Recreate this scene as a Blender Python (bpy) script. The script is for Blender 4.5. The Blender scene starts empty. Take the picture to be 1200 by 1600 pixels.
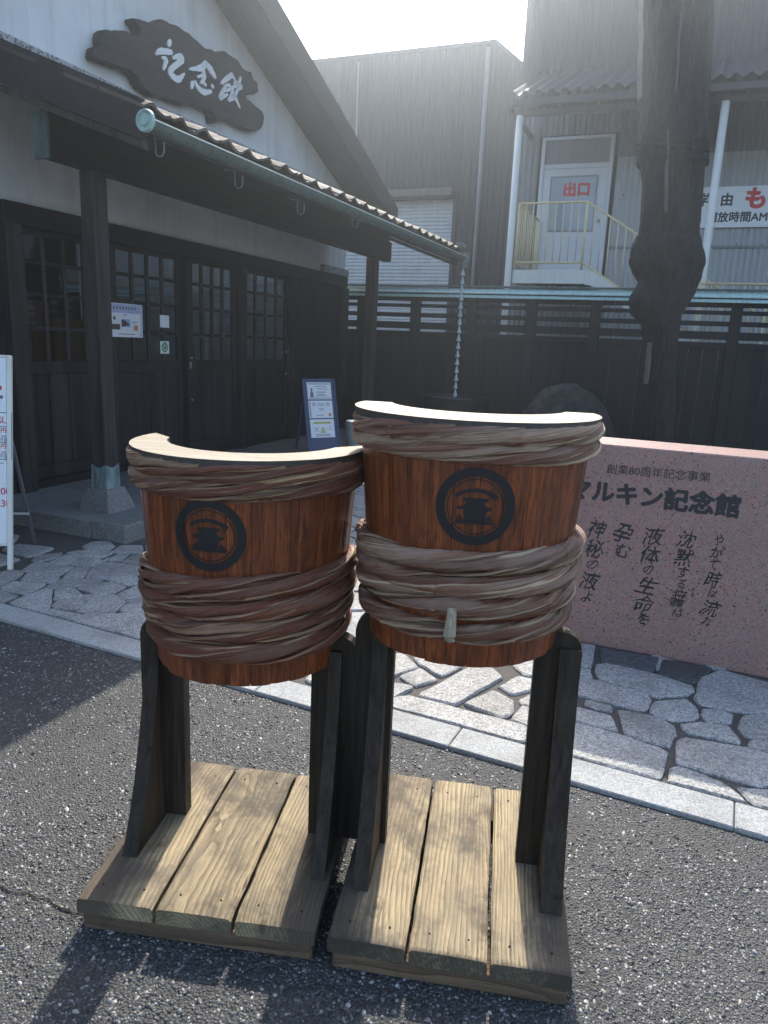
import bpy, bmesh, math, random
import numpy as np
import mathutils
from mathutils import Vector, Matrix
R = random.Random(7)
NPR = np.random.RandomState(7)
rad = math.radians
SC = bpy.context.scene
COL = SC.collection

# ------------------------------------------------------------------ camera
FPX, TILT, ROLL, EYE = 1150.0, rad(12.98056559), rad(2.51762317), 1.5
_f = Vector((0, math.cos(TILT), -math.sin(TILT)))
_u = Vector((0, math.sin(TILT), math.cos(TILT)))
_x = Vector((1, 0, 0))
CX = math.cos(ROLL) * _x + math.sin(ROLL) * _u
CU = -math.sin(ROLL) * _x + math.cos(ROLL) * _u
cam_d = bpy.data.cameras.new('camera')
cam_d.sensor_fit = 'VERTICAL'
cam_d.sensor_height = 36.0
cam_d.lens = FPX / 1600 * 36.0
cam_d.clip_start = 0.05
cam_d.clip_end = 500
cam = bpy.data.objects.new('camera', cam_d)
COL.objects.link(cam)
cam.matrix_world = Matrix(((CX.x, CU.x, -_f.x, 0), (CX.y, CU.y, -_f.y, 0), (CX.z, CU.z, -_f.z, EYE), (0, 0, 0, 1)))
SC.camera = cam

# ------------------------------------------------------------------ light
SUN_AZ, SUN_EL = rad(5.0), rad(41.0)
world = bpy.data.worlds.new('World')
SC.world = world
world.use_nodes = True
wn = world.node_tree
wn.nodes.clear()
sky = wn.nodes.new('ShaderNodeTexSky')
sky.sky_type = 'NISHITA'
sky.sun_disc = False
sky.sun_elevation = SUN_EL
sky.sun_rotation = SUN_AZ
sky.air_density = 1.0
sky.dust_density = 2.2
sky.ozone_density = 0.9
bg = wn.nodes.new('ShaderNodeBackground')
bg.inputs['Strength'].default_value = 0.15
wo = wn.nodes.new('ShaderNodeOutputWorld')
wn.links.new(sky.outputs[0], bg.inputs[0])
wn.links.new(bg.outputs[0], wo.inputs[0])
sun_d = bpy.data.lights.new('sun', 'SUN')
sun_d.energy = 2.45
sun_d.angle = rad(0.53)
sun_d.color = (1.0, 0.95, 0.86)
sun = bpy.data.objects.new('sun', sun_d)
COL.objects.link(sun)
_s = Vector((math.sin(SUN_AZ) * math.cos(SUN_EL), math.cos(SUN_AZ) * math.cos(SUN_EL), math.sin(SUN_EL)))
sun.rotation_euler = _s.to_track_quat('Z', 'Y').to_euler()
SC.view_settings.view_transform = 'Standard'
SC.view_settings.look = 'None'
SC.view_settings.gamma = 1
SC.view_settings.use_curve_mapping = False
SC.view_settings.exposure = 1.5
SC.cycles.max_bounces = 8
SC.cycles.transparent_max_bounces = 8
SC.cycles.use_denoising = True

# ------------------------------------------------------------------ frames and pixel helpers
def ray(px, py):
    a, b = (px - 600) / FPX, -(py - 800) / FPX
    return CX * a + CU * b + _f

def ground(px, py, z=0.0):
    r = ray(px, py)
    t = (z - EYE) / r.z
    return (r.x * t, r.y * t)

class Frame:
    def __init__(s, ang, ox=0.0, oy=0.0):
        s.ang, s.ox, s.oy = ang, ox, oy
        s.c, s.s = math.cos(ang), math.sin(ang)
    def world(s, x, y, z=0.0):
        return (s.ox + s.c * x - s.s * y, s.oy + s.s * x + s.c * y, z)
    def local(s, X, Y):
        X, Y = X - s.ox, Y - s.oy
        return (s.c * X + s.s * Y, -s.s * X + s.c * Y)
    def on_y(s, px, py, y):            # where the sight line meets the frame's plane Y = y: (x, z)
        r = ray(px, py)
        lx, ly = s.c * r.x + s.s * r.y, -s.s * r.x + s.c * r.y
        ox, oy = s.local(0, 0)
        t = (y - oy) / ly
        return (ox + lx * t, EYE + r.z * t)
    def on_x(s, px, py, x):            # meets plane X = x: (y, z)
        r = ray(px, py)
        lx, ly = s.c * r.x + s.s * r.y, -s.s * r.x + s.c * r.y
        ox, oy = s.local(0, 0)
        t = (x - ox) / lx
        return (oy + ly * t, EYE + r.z * t)

FB = Frame(rad(90 - 21.84588954))       # the hall and everything square to it: x runs along its facade, y into it
FW = Frame(0.0)

# ------------------------------------------------------------------ node helper
def sock(v):
    return isinstance(v, bpy.types.NodeSocket)

class NT:
    def __init__(s, name):
        s.m = bpy.data.materials.new(name)
        s.m.use_nodes = True
        s.t = s.m.node_tree
        s.t.nodes.clear()
        s.out = s.t.nodes.new('ShaderNodeOutputMaterial')
        s.b = s.t.nodes.new('ShaderNodeBsdfPrincipled')
        s.t.links.new(s.b.outputs[0], s.out.inputs[0])
    def n(s, typ, props=None, **ins):
        nd = s.t.nodes.new('ShaderNode' + typ)
        for k, v in (props or {}).items():
            setattr(nd, k, v)
        for k, v in ins.items():
            s.set(nd, k, v)
        return nd
    def set(s, nd, k, v):
        if k[0] == 'i' and k[1:].isdigit():
            i = nd.inputs[int(k[1:])]
        else:
            i = nd.inputs[k.replace('_', ' ')]
        if sock(v):
            s.t.links.new(v, i)
        else:
            i.default_value = v
    def P(s, **k):
        for a, v in k.items():
            s.set(s.b, a, v)
        return s.m
    def coord(s, kind='Object', scale=(1, 1, 1), rnd=0.0, rot=(0, 0, 0)):
        tc = s.n('TexCoord').outputs[kind] if kind != 'World' else s.n('NewGeometry').outputs['Position']
        if rnd:
            oi = s.n('ObjectInfo').outputs['Random']
            mul = s.n('Math', {'operation': 'MULTIPLY'}, i0=oi, i1=rnd).outputs[0]
            tc = s.n('VectorMath', {'operation': 'ADD'}, i0=tc, i1=s.n('CombineXYZ', i0=mul, i1=mul, i2=mul).outputs[0]).outputs[0]
        mp = s.n('Mapping', i0=tc)
        mp.inputs['Scale'].default_value = scale
        mp.inputs['Rotation'].default_value = rot
        return mp.outputs[0]
    def noise(s, vec, scale, detail=4, rough=0.55, dist=0.0):
        return s.n('TexNoise', Vector=vec, Scale=scale, Detail=detail, Roughness=rough, Distortion=dist).outputs[0]
    def ramp(s, fac, stops, interp='LINEAR'):
        r = s.n('ValToRGB', i0=fac)
        r.color_ramp.interpolation = interp
        e = r.color_ramp.elements
        while len(e) < len(stops):
            e.new(0.5)
        for el, (p, c) in zip(e, stops):
            el.position = p
            el.color = (c, c, c, 1) if isinstance(c, (int, float)) else (*c, 1)
        return r.outputs[0]
    def mix(s, fac, a, b, mode='MIX'):
        nd = s.n('Mix', {'data_type': 'RGBA', 'blend_type': mode})
        for i, v in ((0, fac), (6, a), (7, b)):
            if sock(v):
                s.t.links.new(v, nd.inputs[i])
            else:
                nd.inputs[i].default_value = v if i == 0 else ((*v, 1) if len(v) == 3 else v)
        return nd.outputs[2]
    def mul(s, a, b):
        return s.n('Math', {'operation': 'MULTIPLY'}, i0=a, i1=b).outputs[0]
    def add(s, a, b):
        return s.n('Math', {'operation': 'ADD'}, i0=a, i1=b).outputs[0]
    def bump(s, h, strength=0.3, dist=0.01):
        return s.n('Bump', Strength=strength, Distance=dist, Height=h).outputs[0]
    def rand(s, lo, hi):
        oi = s.n('ObjectInfo').outputs['Random']
        return s.n('MapRange', i0=oi, i3=lo, i4=hi).outputs[0]
    def vary(s, col, lo, hi):
        r = s.rand(lo, hi)
        return s.mix(1.0, col, s.n('CombineColor', i0=r, i1=r, i2=r).outputs[0], 'MULTIPLY')

M = {}
def plain(name, col, rough=0.6, metal=0.0, spec=0.5, noise=0.0, scale=20):
    t = NT(name)
    if noise:
        f = t.noise(t.coord('Object', rnd=37), scale, 5)
        c = t.mix(1.0, col, t.ramp(f, [(0.25, 1 - noise), (0.75, 1 + noise * 0.6)]), 'MULTIPLY')
    else:
        c = (*col, 1)
    M[name] = t.P(Base_Color=c, Roughness=rough, Metallic=metal, Specular_IOR_Level=spec)

def wood(name, dark, light, rough=0.55, scale=1.0, axis='z', bump=0.25, grey=None, spec=0.4, knots=False, vr=(0.8, 1.15)):
    t = NT(name)
    st = {'z': (14, 14, 0.9), 'y': (14, 0.9, 14), 'x': (0.9, 14, 14)}[axis]
    st = tuple(v * scale for v in st)
    v = t.coord('Object', st, rnd=23)
    wob = t.noise(v, 0.8, 3, 0.5, 0.4)
    g1 = t.noise(v, 3.2, 6, 0.62, 0.6)
    fine = t.noise(t.coord('Object', tuple(q * (5 if q > 5 * scale else 1.5) for q in st), rnd=11), 3.0, 4, 0.7)
    f = t.add(t.mul(g1, 0.65), t.mul(fine, 0.35))
    c = t.mix(t.ramp(f, [(0.36, 0.0), (0.62, 1.0)]), dark, light)
    if grey:
        c = t.mix(t.ramp(wob, [(0.45, 0.0), (0.7, 0.75)]), c, grey)
    if knots:
        kv = t.coord('Object', tuple(0.55 if q > 5 * scale else 0.32 for q in st), rnd=5)
        k = t.n('TexVoronoi', {'feature': 'F1'}, Vector=kv, Scale=8.0).outputs['Distance']
        c = t.mix(t.ramp(k, [(0.03, 0.85), (0.11, 0.0)]), c, tuple(q * 0.5 for q in dark))
    c = t.vary(c, *vr)
    M[name] = t.P(Base_Color=c, Roughness=rough, Specular_IOR_Level=spec, Normal=t.bump(f, bump, 0.006))

# ---- ground materials
t = NT('asphalt')
v = t.coord('World')
n1 = t.noise(v, 3.0, 5)
sp = t.n('TexVoronoi', Vector=v, Scale=130.0)
f = t.ramp(sp.outputs['Color'], [(0.3, 0.0), (0.95, 1.0)])
c = t.mix(f, (0.034, 0.033, 0.032), (0.085, 0.083, 0.079))
c = t.mix(t.ramp(n1, [(0.35, 0.0), (0.7, 0.4)]), c, (0.075, 0.072, 0.068))
c = t.mix(t.ramp(t.noise(v, 0.9, 5, 0.65), [(0.45, 0.0), (0.7, 0.6)]), c, (0.03, 0.029, 0.028))
h = t.add(t.mul(sp.outputs['Distance'], -1.0), t.mul(t.noise(v, 60, 3), 0.8))
M['asphalt'] = t.P(Base_Color=c, Roughness=0.7, Specular_IOR_Level=0.45, Normal=t.bump(h, 0.9, 0.006))
t = NT('aggregate')
ca = t.n('VertexColor', {'layer_name': 'Col'}).outputs[0]
M['aggregate'] = t.P(Base_Color=ca, Roughness=0.48, Specular_IOR_Level=0.5)

def granite(name, a, b, dark, scale=260, rough=0.6, vr=(0.82, 1.14), stain_shade=(0.14, 0.125, 0.105), lines=0.0):
    t = NT(name)
    v = t.coord('World')
    n = t.add(t.mul(t.noise(v, scale, 3, 0.7), 0.5), t.mul(t.noise(v, scale * 0.42, 3, 0.7), 0.5))
    n2 = t.n('TexVoronoi', Vector=v, Scale=scale * 1.4).outputs['Color']
    c = t.mix(t.ramp(n, [(0.44, 0.0), (0.56, 1.0)]), a, b)
    c = t.mix(t.ramp(n2, [(0.16, 0.8), (0.2, 0.0)], 'LINEAR'), c, dark)
    big = t.noise(v, 5.0, 5, 0.6)
    c = t.mix(t.ramp(big, [(0.45, 0.0), (0.8, 0.55)]), c, stain_shade)
    c = t.vary(c, *vr)
    h = t.add(t.noise(v, 90, 4), t.mul(t.noise(v, 14, 3), 2.0))
    M[name] = t.P(Base_Color=c, Roughness=rough + 0.12, Specular_IOR_Level=0.25, Normal=t.bump(h, 0.45, 0.004))
granite('granite', (0.20, 0.20, 0.195), (0.50, 0.485, 0.455), (0.05, 0.05, 0.05), 200)
granite('granite_kerb', (0.26, 0.26, 0.26), (0.46, 0.47, 0.45), (0.08, 0.08, 0.08), 300, vr=(0.92, 1.06))
granite('dark_stone', (0.06, 0.065, 0.07), (0.13, 0.135, 0.14), (0.03, 0.03, 0.03), 120, 0.5)
granite('plinth_stone', (0.16, 0.16, 0.155), (0.26, 0.255, 0.24), (0.06, 0.06, 0.06), 120, 0.6, (0.9, 1.08))
granite('boulder_stone', (0.014, 0.014, 0.015), (0.035, 0.035, 0.034), (0.008, 0.008, 0.008), 60, 0.7)
t = NT('mortar')
v = t.coord('World')
c = t.mix(t.noise(v, 40, 6, 0.7), (0.035, 0.032, 0.028), (0.15, 0.135, 0.12))
M['mortar'] = t.P(Base_Color=c, Roughness=0.9, Normal=t.bump(t.noise(v, 120, 5, 0.7), 0.8, 0.008))
t = NT('pink_granite')
v = t.coord('Object')
v1 = t.n('TexVoronoi', Vector=t.n('VectorMath', {'operation': 'ADD'}, i0=v, i1=t.n('VectorMath', {'operation': 'SCALE'}, i0=t.n('TexNoise', Vector=v, Scale=80).outputs[1], i3=0.02).outputs[0]).outputs[0], Scale=190.0).outputs['Color']
c = t.ramp(v1, [(0.0, (0.03, 0.03, 0.035)), (0.13, (0.05, 0.05, 0.055)), (0.17, (0.34, 0.175, 0.14)), (0.46, (0.42, 0.195, 0.15)), (0.56, (0.21, 0.18, 0.18)), (0.72, (0.40, 0.275, 0.24)), (0.9, (0.26, 0.205, 0.20))])
c = t.mix(t.ramp(t.noise(v, 4, 4), [(0.4, 0.0), (0.8, 0.25)]), c, (0.17, 0.12, 0.115))
M['pink_granite'] = t.P(Base_Color=c, Roughness=0.42, Specular_IOR_Level=0.4)
# ---- woods
t = NT('stave_wood')
v = t.coord('Object', (1, 1, 1), rnd=23)
def _st(a, b):
    m_ = t.n('Mapping', i0=v); m_.inputs['Scale'].default_value = (a, a, b)
    return m_.outputs[0]
flame = t.noise(_st(38, 2.2), 1.6, 6, 0.65, 0.8)
lines = t.noise(_st(160, 2.0), 2.0, 4, 0.7, 0.2)
c = t.mix(t.ramp(flame, [(0.32, 0.0), (0.66, 1.0)]), (0.080, 0.019, 0.007), (0.31, 0.082, 0.025))
c = t.mix(t.ramp(lines, [(0.36, 0.85), (0.5, 0.0)]), c, (0.040, 0.011, 0.005))
c = t.mix(t.ramp(t.noise(_st(9, 0.9), 2.0, 4, 0.6), [(0.55, 0.0), (0.75, 0.6)]), c, (0.055, 0.018, 0.010))
c = t.vary(c, 0.8, 1.2)
M['stave_wood'] = t.P(Base_Color=c, Roughness=0.3, Specular_IOR_Level=0.5, Normal=t.bump(lines, 0.35, 0.003))
wood('stave_end', (0.10, 0.045, 0.02), (0.26, 0.13, 0.06), 0.6, 1.5, 'z', 0.3)
wood('rim_wood', (0.20, 0.15, 0.095), (0.44, 0.37, 0.26), 0.7, 1.6, 'x', 0.3, grey=(0.36, 0.32, 0.26))
plain('rim_edge', (0.055, 0.045, 0.037), 0.6, noise=0.4, scale=60)
def ringwood(name, dark, light, grey, axis, rough=0.8, vr=(0.85, 1.12), knots=True, bump=0.9, stain_shade=False):
    t = NT(name)
    oi = t.n('ObjectInfo').outputs['Random']
    tc = t.n('TexCoord').outputs['Object']
    off = t.n('CombineXYZ', i0=t.mul(oi, 0.37), i1=t.mul(oi, 19.0), i2=t.mul(oi, 0.05)).outputs[0] if axis == 'y' else t.n('CombineXYZ', i0=t.mul(oi, 19.0), i1=t.mul(oi, 0.3), i2=t.mul(oi, 0.05)).outputs[0]
    v = t.n('VectorMath', {'operation': 'ADD'}, i0=tc, i1=off).outputs[0]
    big, small = 1.0, 0.045
    def st(a, b):
        m_ = t.n('Mapping', i0=v); m_.inputs['Scale'].default_value = (a, b, a) if axis == 'y' else (b, a, a)
        return m_.outputs[0]
    warp = t.n('TexNoise', Vector=st(5, 1.1), Scale=1.0, Detail=3).outputs[1]
    wv = t.n('VectorMath', {'operation': 'SCALE'}, i0=warp, i3=0.085).outputs[0]
    p = t.n('VectorMath', {'operation': 'ADD'}, i0=st(1, 0.03), i1=wv).outputs[0]
    ring = t.n('TexWave', {'wave_type': 'RINGS', 'rings_direction': axis.upper(), 'wave_profile': 'SAW'}, Vector=p, Scale=34.0, Distortion=0.6, Detail=2.0, Detail_Scale=2.0).outputs['Fac'] if False else t.n('TexWave', {'wave_type': 'RINGS', 'rings_direction': axis.upper(), 'wave_profile': 'SAW'}, Vector=p, Scale=30.0).outputs[1]
    fine = t.noise(st(150, 3.0), 1.5, 4, 0.7)
    mott = t.noise(st(9, 2.2), 1.5, 5, 0.65)
    f = t.add(t.mul(ring, 0.38), t.mul(fine, 0.75))
    c = t.mix(t.ramp(f, [(0.30, 0.0), (0.68, 1.0)]), dark, light)
    c = t.mix(t.ramp(mott, [(0.46, 0.0), (0.68, 0.7)]), c, grey)
    c = t.mix(t.ramp(fine, [(0.30, 0.7), (0.38, 0.0)]), c, tuple(q * 0.4 for q in dark))
    wear = t.noise(st(4.5, 3.2), 1.2, 6, 0.7, 0.3)
    c = t.mix(t.ramp(wear, [(0.47, 0.0), (0.63, 0.85)]), c, tuple(q * 0.62 for q in grey))
    if knots:
        kv = t.n('Mapping', i0=v); kv.inputs['Scale'].default_value = (9, 4.2, 3)
        k = t.n('TexVoronoi', {'feature': 'F1'}, Vector=kv.outputs[0], Scale=1.0).outputs['Distance']
        c = t.mix(t.ramp(k, [(0.05, 0.8), (0.09, 0.35), (0.12, 0.0), (0.15, 0.35), (0.19, 0.0)]), c, tuple(q * 0.6 for q in dark))
    if stain_shade:                              # leg shade painted along the outer edges over dark stain; front end weathered
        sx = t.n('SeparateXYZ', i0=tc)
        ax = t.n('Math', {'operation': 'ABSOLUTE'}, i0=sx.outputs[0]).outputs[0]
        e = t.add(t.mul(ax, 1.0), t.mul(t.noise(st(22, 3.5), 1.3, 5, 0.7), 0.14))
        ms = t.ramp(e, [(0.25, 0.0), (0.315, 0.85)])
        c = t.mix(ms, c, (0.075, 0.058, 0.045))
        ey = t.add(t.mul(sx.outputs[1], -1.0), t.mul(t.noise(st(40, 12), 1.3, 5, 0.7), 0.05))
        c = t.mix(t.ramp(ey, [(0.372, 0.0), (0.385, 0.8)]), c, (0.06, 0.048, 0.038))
    c = t.vary(c, *vr)
    M[name] = t.P(Base_Color=c, Roughness=rough, Specular_IOR_Level=0.22, Normal=t.bump(t.add(f, t.mul(t.noise(st(40, 14), 1.5, 4, 0.7), 0.6)), bump, 0.004))
ringwood('plank_wood', (0.16, 0.12, 0.075), (0.43, 0.338, 0.20), (0.17, 0.142, 0.108), 'y', stain_shade=True)
ringwood('batten_wood', (0.07, 0.046, 0.028), (0.20, 0.135, 0.085), (0.11, 0.08, 0.06), 'x', knots=False)
wood('leg_wood', (0.013, 0.010, 0.007), (0.052, 0.038, 0.027), 0.55, 1.2, 'z', 0.5, spec=0.18)
wood('hall_wood', (0.008, 0.008, 0.009), (0.030, 0.028, 0.027), 0.6, 0.6, 'z', 0.35, grey=(0.045, 0.043, 0.042), spec=0.3)
wood('hall_beam', (0.007, 0.007, 0.008), (0.026, 0.024, 0.024), 0.6, 0.6, 'x', 0.3, spec=0.3)
wood('pillar_wood', (0.014, 0.012, 0.012), (0.055, 0.047, 0.043), 0.65, 0.6, 'z', 0.4, grey=(0.075, 0.068, 0.065), spec=0.3)
wood('charred_board', (0.003, 0.004, 0.005), (0.013, 0.015, 0.018), 0.6, 0.8, 'z', 0.6, grey=(0.012, 0.013, 0.015), spec=0.3, vr=(0.6, 1.4))
wood('brown_board', (0.14, 0.065, 0.03), (0.26, 0.13, 0.06), 0.6, 0.6, 'z', 0.2)
wood('sign_wood', (0.012, 0.011, 0.011), (0.036, 0.032, 0.030), 0.6, 0.5, 'x', 0.4)
wood('bung_wood', (0.2, 0.15, 0.1), (0.5, 0.4, 0.28), 0.7, 3, 'z', 0.6)
# ---- bamboo strips: UV.x along the strip in metres, UV.y round it
def bamboo(name, dk, lt, weather, pale, amt):
    t = NT(name)
    v = t.coord('UV', (1, 1, 1), rnd=31)
    raw = t.n('SeparateXYZ', i0=t.n('TexCoord').outputs['UV']).outputs[1]
    def st(a, b):
        m_ = t.n('Mapping', i0=v); m_.inputs['Scale'].default_value = (a, b, 1)
        return m_.outputs[0]
    fib = t.noise(st(2.0, 60), 2.0, 6, 0.7, 0.2)
    pat = t.noise(st(3.0, 7), 2.2, 5, 0.6, 0.5)
    peel = t.noise(st(1.6, 16), 1.6, 4, 0.55)
    edge = t.ramp(raw, [(0.0, 0.9), (0.008, 0.8), (0.018, 0.0), (0.105, 0.0), (0.115, 0.7), (0.12, 0.9)])
    c = t.mix(t.ramp(fib, [(0.32, 0.0), (0.66, 1.0)]), dk, lt)
    c = t.mix(t.ramp(pat, [(0.46, 0.0), (0.60, amt)]), c, weather)
    c = t.mix(t.mul(edge, t.ramp(pat, [(0.42, 0.9), (0.6, 0.15)])), c, pale)
    c = t.mix(t.ramp(peel, [(0.585, 0.0), (0.63, 0.9)]), c, pale)
    crack = t.noise(st(0.9, 42), 2.4, 3, 0.5, 0.3)
    c = t.mix(t.ramp(crack, [(0.335, 0.95), (0.37, 0.0)]), c, (0.022, 0.016, 0.013))
    pk = t.ramp(t.n('ObjectInfo').outputs['Random'], [(0.0, 0.0), (0.7, 0.0), (0.72, 0.42), (0.82, 0.42), (0.84, 0.12)], 'CONSTANT')
    c = t.mix(pk, c, t.mix(t.ramp(fib, [(0.35, 0.0), (0.6, 1.0)]), weather, pale))
    c = t.vary(c, 0.8, 1.22)
    M[name] = t.P(Base_Color=c, Roughness=0.58, Specular_IOR_Level=0.3, Normal=t.bump(t.add(fib, t.mul(peel, 0.8)), 0.9, 0.004))
bamboo('bamboo', (0.090, 0.027, 0.016), (0.235, 0.080, 0.044), (0.20, 0.12, 0.085), (0.47, 0.335, 0.19), 0.55)
bamboo('bamboo_grey', (0.10, 0.040, 0.025), (0.26, 0.115, 0.070), (0.30, 0.205, 0.155), (0.50, 0.375, 0.235), 0.6)
# ---- walls and metals
t = NT('plaster')
v = t.coord('World')
n = t.noise(v, 1.2, 6, 0.6)
stn = t.noise(t.n('Mapping', {}, i0=v).outputs[0], 3.0, 6, 0.65)
mp = t.n('Mapping', i0=v); mp.inputs['Scale'].default_value = (3, 3, 0.35)
drip = t.noise(mp.outputs[0], 2.5, 5, 0.6)
c = t.mix(t.ramp(n, [(0.3, 0.0), (0.7, 1.0)]), (0.60, 0.60, 0.59), (0.76, 0.76, 0.745))
c = t.mix(t.ramp(drip, [(0.5, 0.0), (0.75, 0.5)]), c, (0.40, 0.40, 0.39))
c = t.mix(t.ramp(stn, [(0.55, 0.0), (0.8, 0.45)]), c, (0.42, 0.41, 0.40))
M['plaster'] = t.P(Base_Color=c, Roughness=0.9, Normal=t.bump(t.noise(v, 30, 4), 0.15, 0.01))
def verdigris(name, a, b, dk, dk_amt):
    t = NT(name)
    v = t.coord('World')
    n = t.noise(v, 9, 6, 0.65)
    mp = t.n('Mapping', i0=v); mp.inputs['Scale'].default_value = (12, 12, 2)
    d = t.noise(mp.outputs[0], 2.0, 5, 0.6)
    c = t.mix(n, a, b)
    c = t.mix(t.ramp(d, [(0.45, 0.0), (0.7, dk_amt)]), c, dk)
    M[name] = t.P(Base_Color=c, Roughness=0.55, Specular_IOR_Level=0.4)
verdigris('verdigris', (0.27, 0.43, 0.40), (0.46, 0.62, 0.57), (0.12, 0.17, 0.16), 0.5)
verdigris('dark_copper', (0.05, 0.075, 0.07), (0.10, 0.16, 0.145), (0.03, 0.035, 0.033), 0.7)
verdigris('pale_patina', (0.16, 0.24, 0.235), (0.30, 0.38, 0.37), (0.05, 0.06, 0.058), 0.85)
plain('gutter_lip', (0.45, 0.55, 0.52), 0.4, 0.2)
plain('chain_metal', (0.48, 0.52, 0.53), 0.4, 0.1, noise=0.2)
plain('basin_dark', (0.007, 0.008, 0.009), 0.4, noise=0.4, scale=8)
plain('grey_tin', (0.16, 0.18, 0.19), 0.45, 0.3, noise=0.3)
t = NT('roof_tile')
v = t.coord('World')
c = t.mix(t.noise(v, 25, 5, 0.7), (0.055, 0.038, 0.028), (0.155, 0.112, 0.085))
c = t.mix(t.ramp(t.noise(v, 6, 5), [(0.45, 0), (0.75, 0.7)]), c, (0.12, 0.115, 0.105))
c = t.vary(c, 0.45, 1.3)
M['roof_tile'] = t.P(Base_Color=c, Roughness=0.75, Normal=t.bump(t.noise(v, 60, 4), 0.4, 0.006))
t = NT('mesh_strip')
v = t.coord('World')
vz = t.n('TexVoronoi', Vector=v, Scale=42.0).outputs['Distance']
c = t.mix(t.ramp(vz, [(0.25, 0.0), (0.55, 1.0)]), (0.06, 0.06, 0.06), (0.38, 0.38, 0.38))
M['mesh_strip'] = t.P(Base_Color=c, Roughness=0.7, Normal=t.bump(vz, 0.8, 0.01))
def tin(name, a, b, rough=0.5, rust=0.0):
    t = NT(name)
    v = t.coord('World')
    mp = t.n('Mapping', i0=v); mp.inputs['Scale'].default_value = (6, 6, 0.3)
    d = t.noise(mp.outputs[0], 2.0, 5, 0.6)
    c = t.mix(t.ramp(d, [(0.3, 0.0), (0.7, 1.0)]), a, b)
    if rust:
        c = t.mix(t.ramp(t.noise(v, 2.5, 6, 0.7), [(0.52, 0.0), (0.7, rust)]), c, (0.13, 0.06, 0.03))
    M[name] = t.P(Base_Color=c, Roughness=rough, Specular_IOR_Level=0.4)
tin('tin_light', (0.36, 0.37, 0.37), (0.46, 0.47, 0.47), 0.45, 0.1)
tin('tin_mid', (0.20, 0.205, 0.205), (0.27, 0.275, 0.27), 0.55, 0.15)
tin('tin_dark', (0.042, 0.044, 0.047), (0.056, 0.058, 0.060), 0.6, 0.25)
tin('shutter_metal', (0.58, 0.58, 0.56), (0.68, 0.68, 0.66), 0.5, 0.2)
tin('rusty_tin', (0.14, 0.10, 0.08), (0.22, 0.17, 0.14), 0.6, 0.8)
tin('white_steel', (0.66, 0.65, 0.58), (0.78, 0.765, 0.69), 0.45, 0.12)
plain('yellow_paint', (0.72, 0.585, 0.31), 0.45, noise=0.15)
plain('white_panel', (0.78, 0.80, 0.82), 0.4)
plain('white_door', (0.62, 0.64, 0.66), 0.45, noise=0.06, scale=3)
plain('nail_iron', (0.02, 0.017, 0.015), 0.95, spec=0.1)
plain('black_paint', (0.010, 0.011, 0.013), 0.45, noise=0.2)
plain('engraved_ink', (0.022, 0.022, 0.026), 0.6)
plain('black_ink', (0.02, 0.02, 0.022), 0.6)
plain('grey_ink', (0.16, 0.17, 0.19), 0.6)
plain('green_ink', (0.05, 0.20, 0.14), 0.6)
plain('red_ink', (0.62, 0.035, 0.03), 0.5)
plain('pink_ink', (0.62, 0.09, 0.17), 0.5)
plain('sign_letter', (0.78, 0.78, 0.75), 0.6, noise=0.12, scale=30)
plain('paper', (0.74, 0.76, 0.80), 0.5)
plain('lilac_print', (0.42, 0.46, 0.68), 0.5)
plain('orange_print', (0.62, 0.22, 0.09), 0.5)
plain('yellow_print', (0.70, 0.66, 0.16), 0.5)
plain('leaf_green_print', (0.11, 0.30, 0.09), 0.5, noise=0.4, scale=60)
plain('sky_print', (0.25, 0.42, 0.65), 0.5)
plain('brown_print', (0.09, 0.06, 0.045), 0.5)
plain('navy_board', (0.035, 0.055, 0.125), 0.45, noise=0.15)
plain('split_wood', (0.13, 0.12, 0.11), 0.8, noise=0.3)  # pale tone standing in for sunlight on bark edges
plain('bin_plastic', (0.36, 0.41, 0.43), 0.45)
plain('grey_steel', (0.22, 0.23, 0.25), 0.45, 0.5)
plain('bright_steel', (0.62, 0.63, 0.64), 0.3, 0.7)
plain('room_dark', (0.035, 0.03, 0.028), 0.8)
t = NT('window_glass')
tr = t.n('BsdfTransparent'); tr.inputs[0].default_value = (0.72, 0.76, 0.76, 1)
gl = t.n('BsdfGlossy'); gl.inputs['Roughness'].default_value = 0.02; gl.inputs[0].default_value = (1, 1, 1, 1)
fr = t.n('Fresnel', IOR=1.55)
fm = t.n('Math', {'operation': 'MULTIPLY_ADD'}, i0=fr.outputs[0], i1=1.6, i2=0.02)
ms = t.n('MixShader', i0=fm.outputs[0], i1=tr.outputs[0], i2=gl.outputs[0])
t.t.links.new(ms.outputs[0], t.out.inputs[0])
M['window_glass'] = t.m
plain('door_glass', (0.30, 0.35, 0.40), 0.08)
t = NT('bark')
v = t.coord('Object')
mp = t.n('Mapping', i0=v); mp.inputs['Scale'].default_value = (7, 7, 1.3)
b1 = t.noise(mp.outputs[0], 2.4, 6, 0.65, 0.6)
c = t.mix(t.ramp(b1, [(0.35, 0.0), (0.7, 1.0)]), (0.006, 0.006, 0.006), (0.030, 0.029, 0.029))
M['bark'] = t.P(Base_Color=c, Roughness=0.75, Specular_IOR_Level=0.3, Normal=t.bump(t.add(b1, t.mul(t.n('TexVoronoi', {'feature': 'DISTANCE_TO_EDGE'}, Vector=mp.outputs[0], Scale=2.2).outputs['Distance'], 1.5)), 1.0, 0.05))
t = NT('soil')
v = t.coord('World')
M['soil'] = t.P(Base_Color=t.mix(t.noise(v, 12, 6, 0.7), (0.03, 0.026, 0.02), (0.09, 0.075, 0.055)), Roughness=0.95, Normal=t.bump(t.noise(v, 40, 5), 0.8, 0.02))

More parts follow.
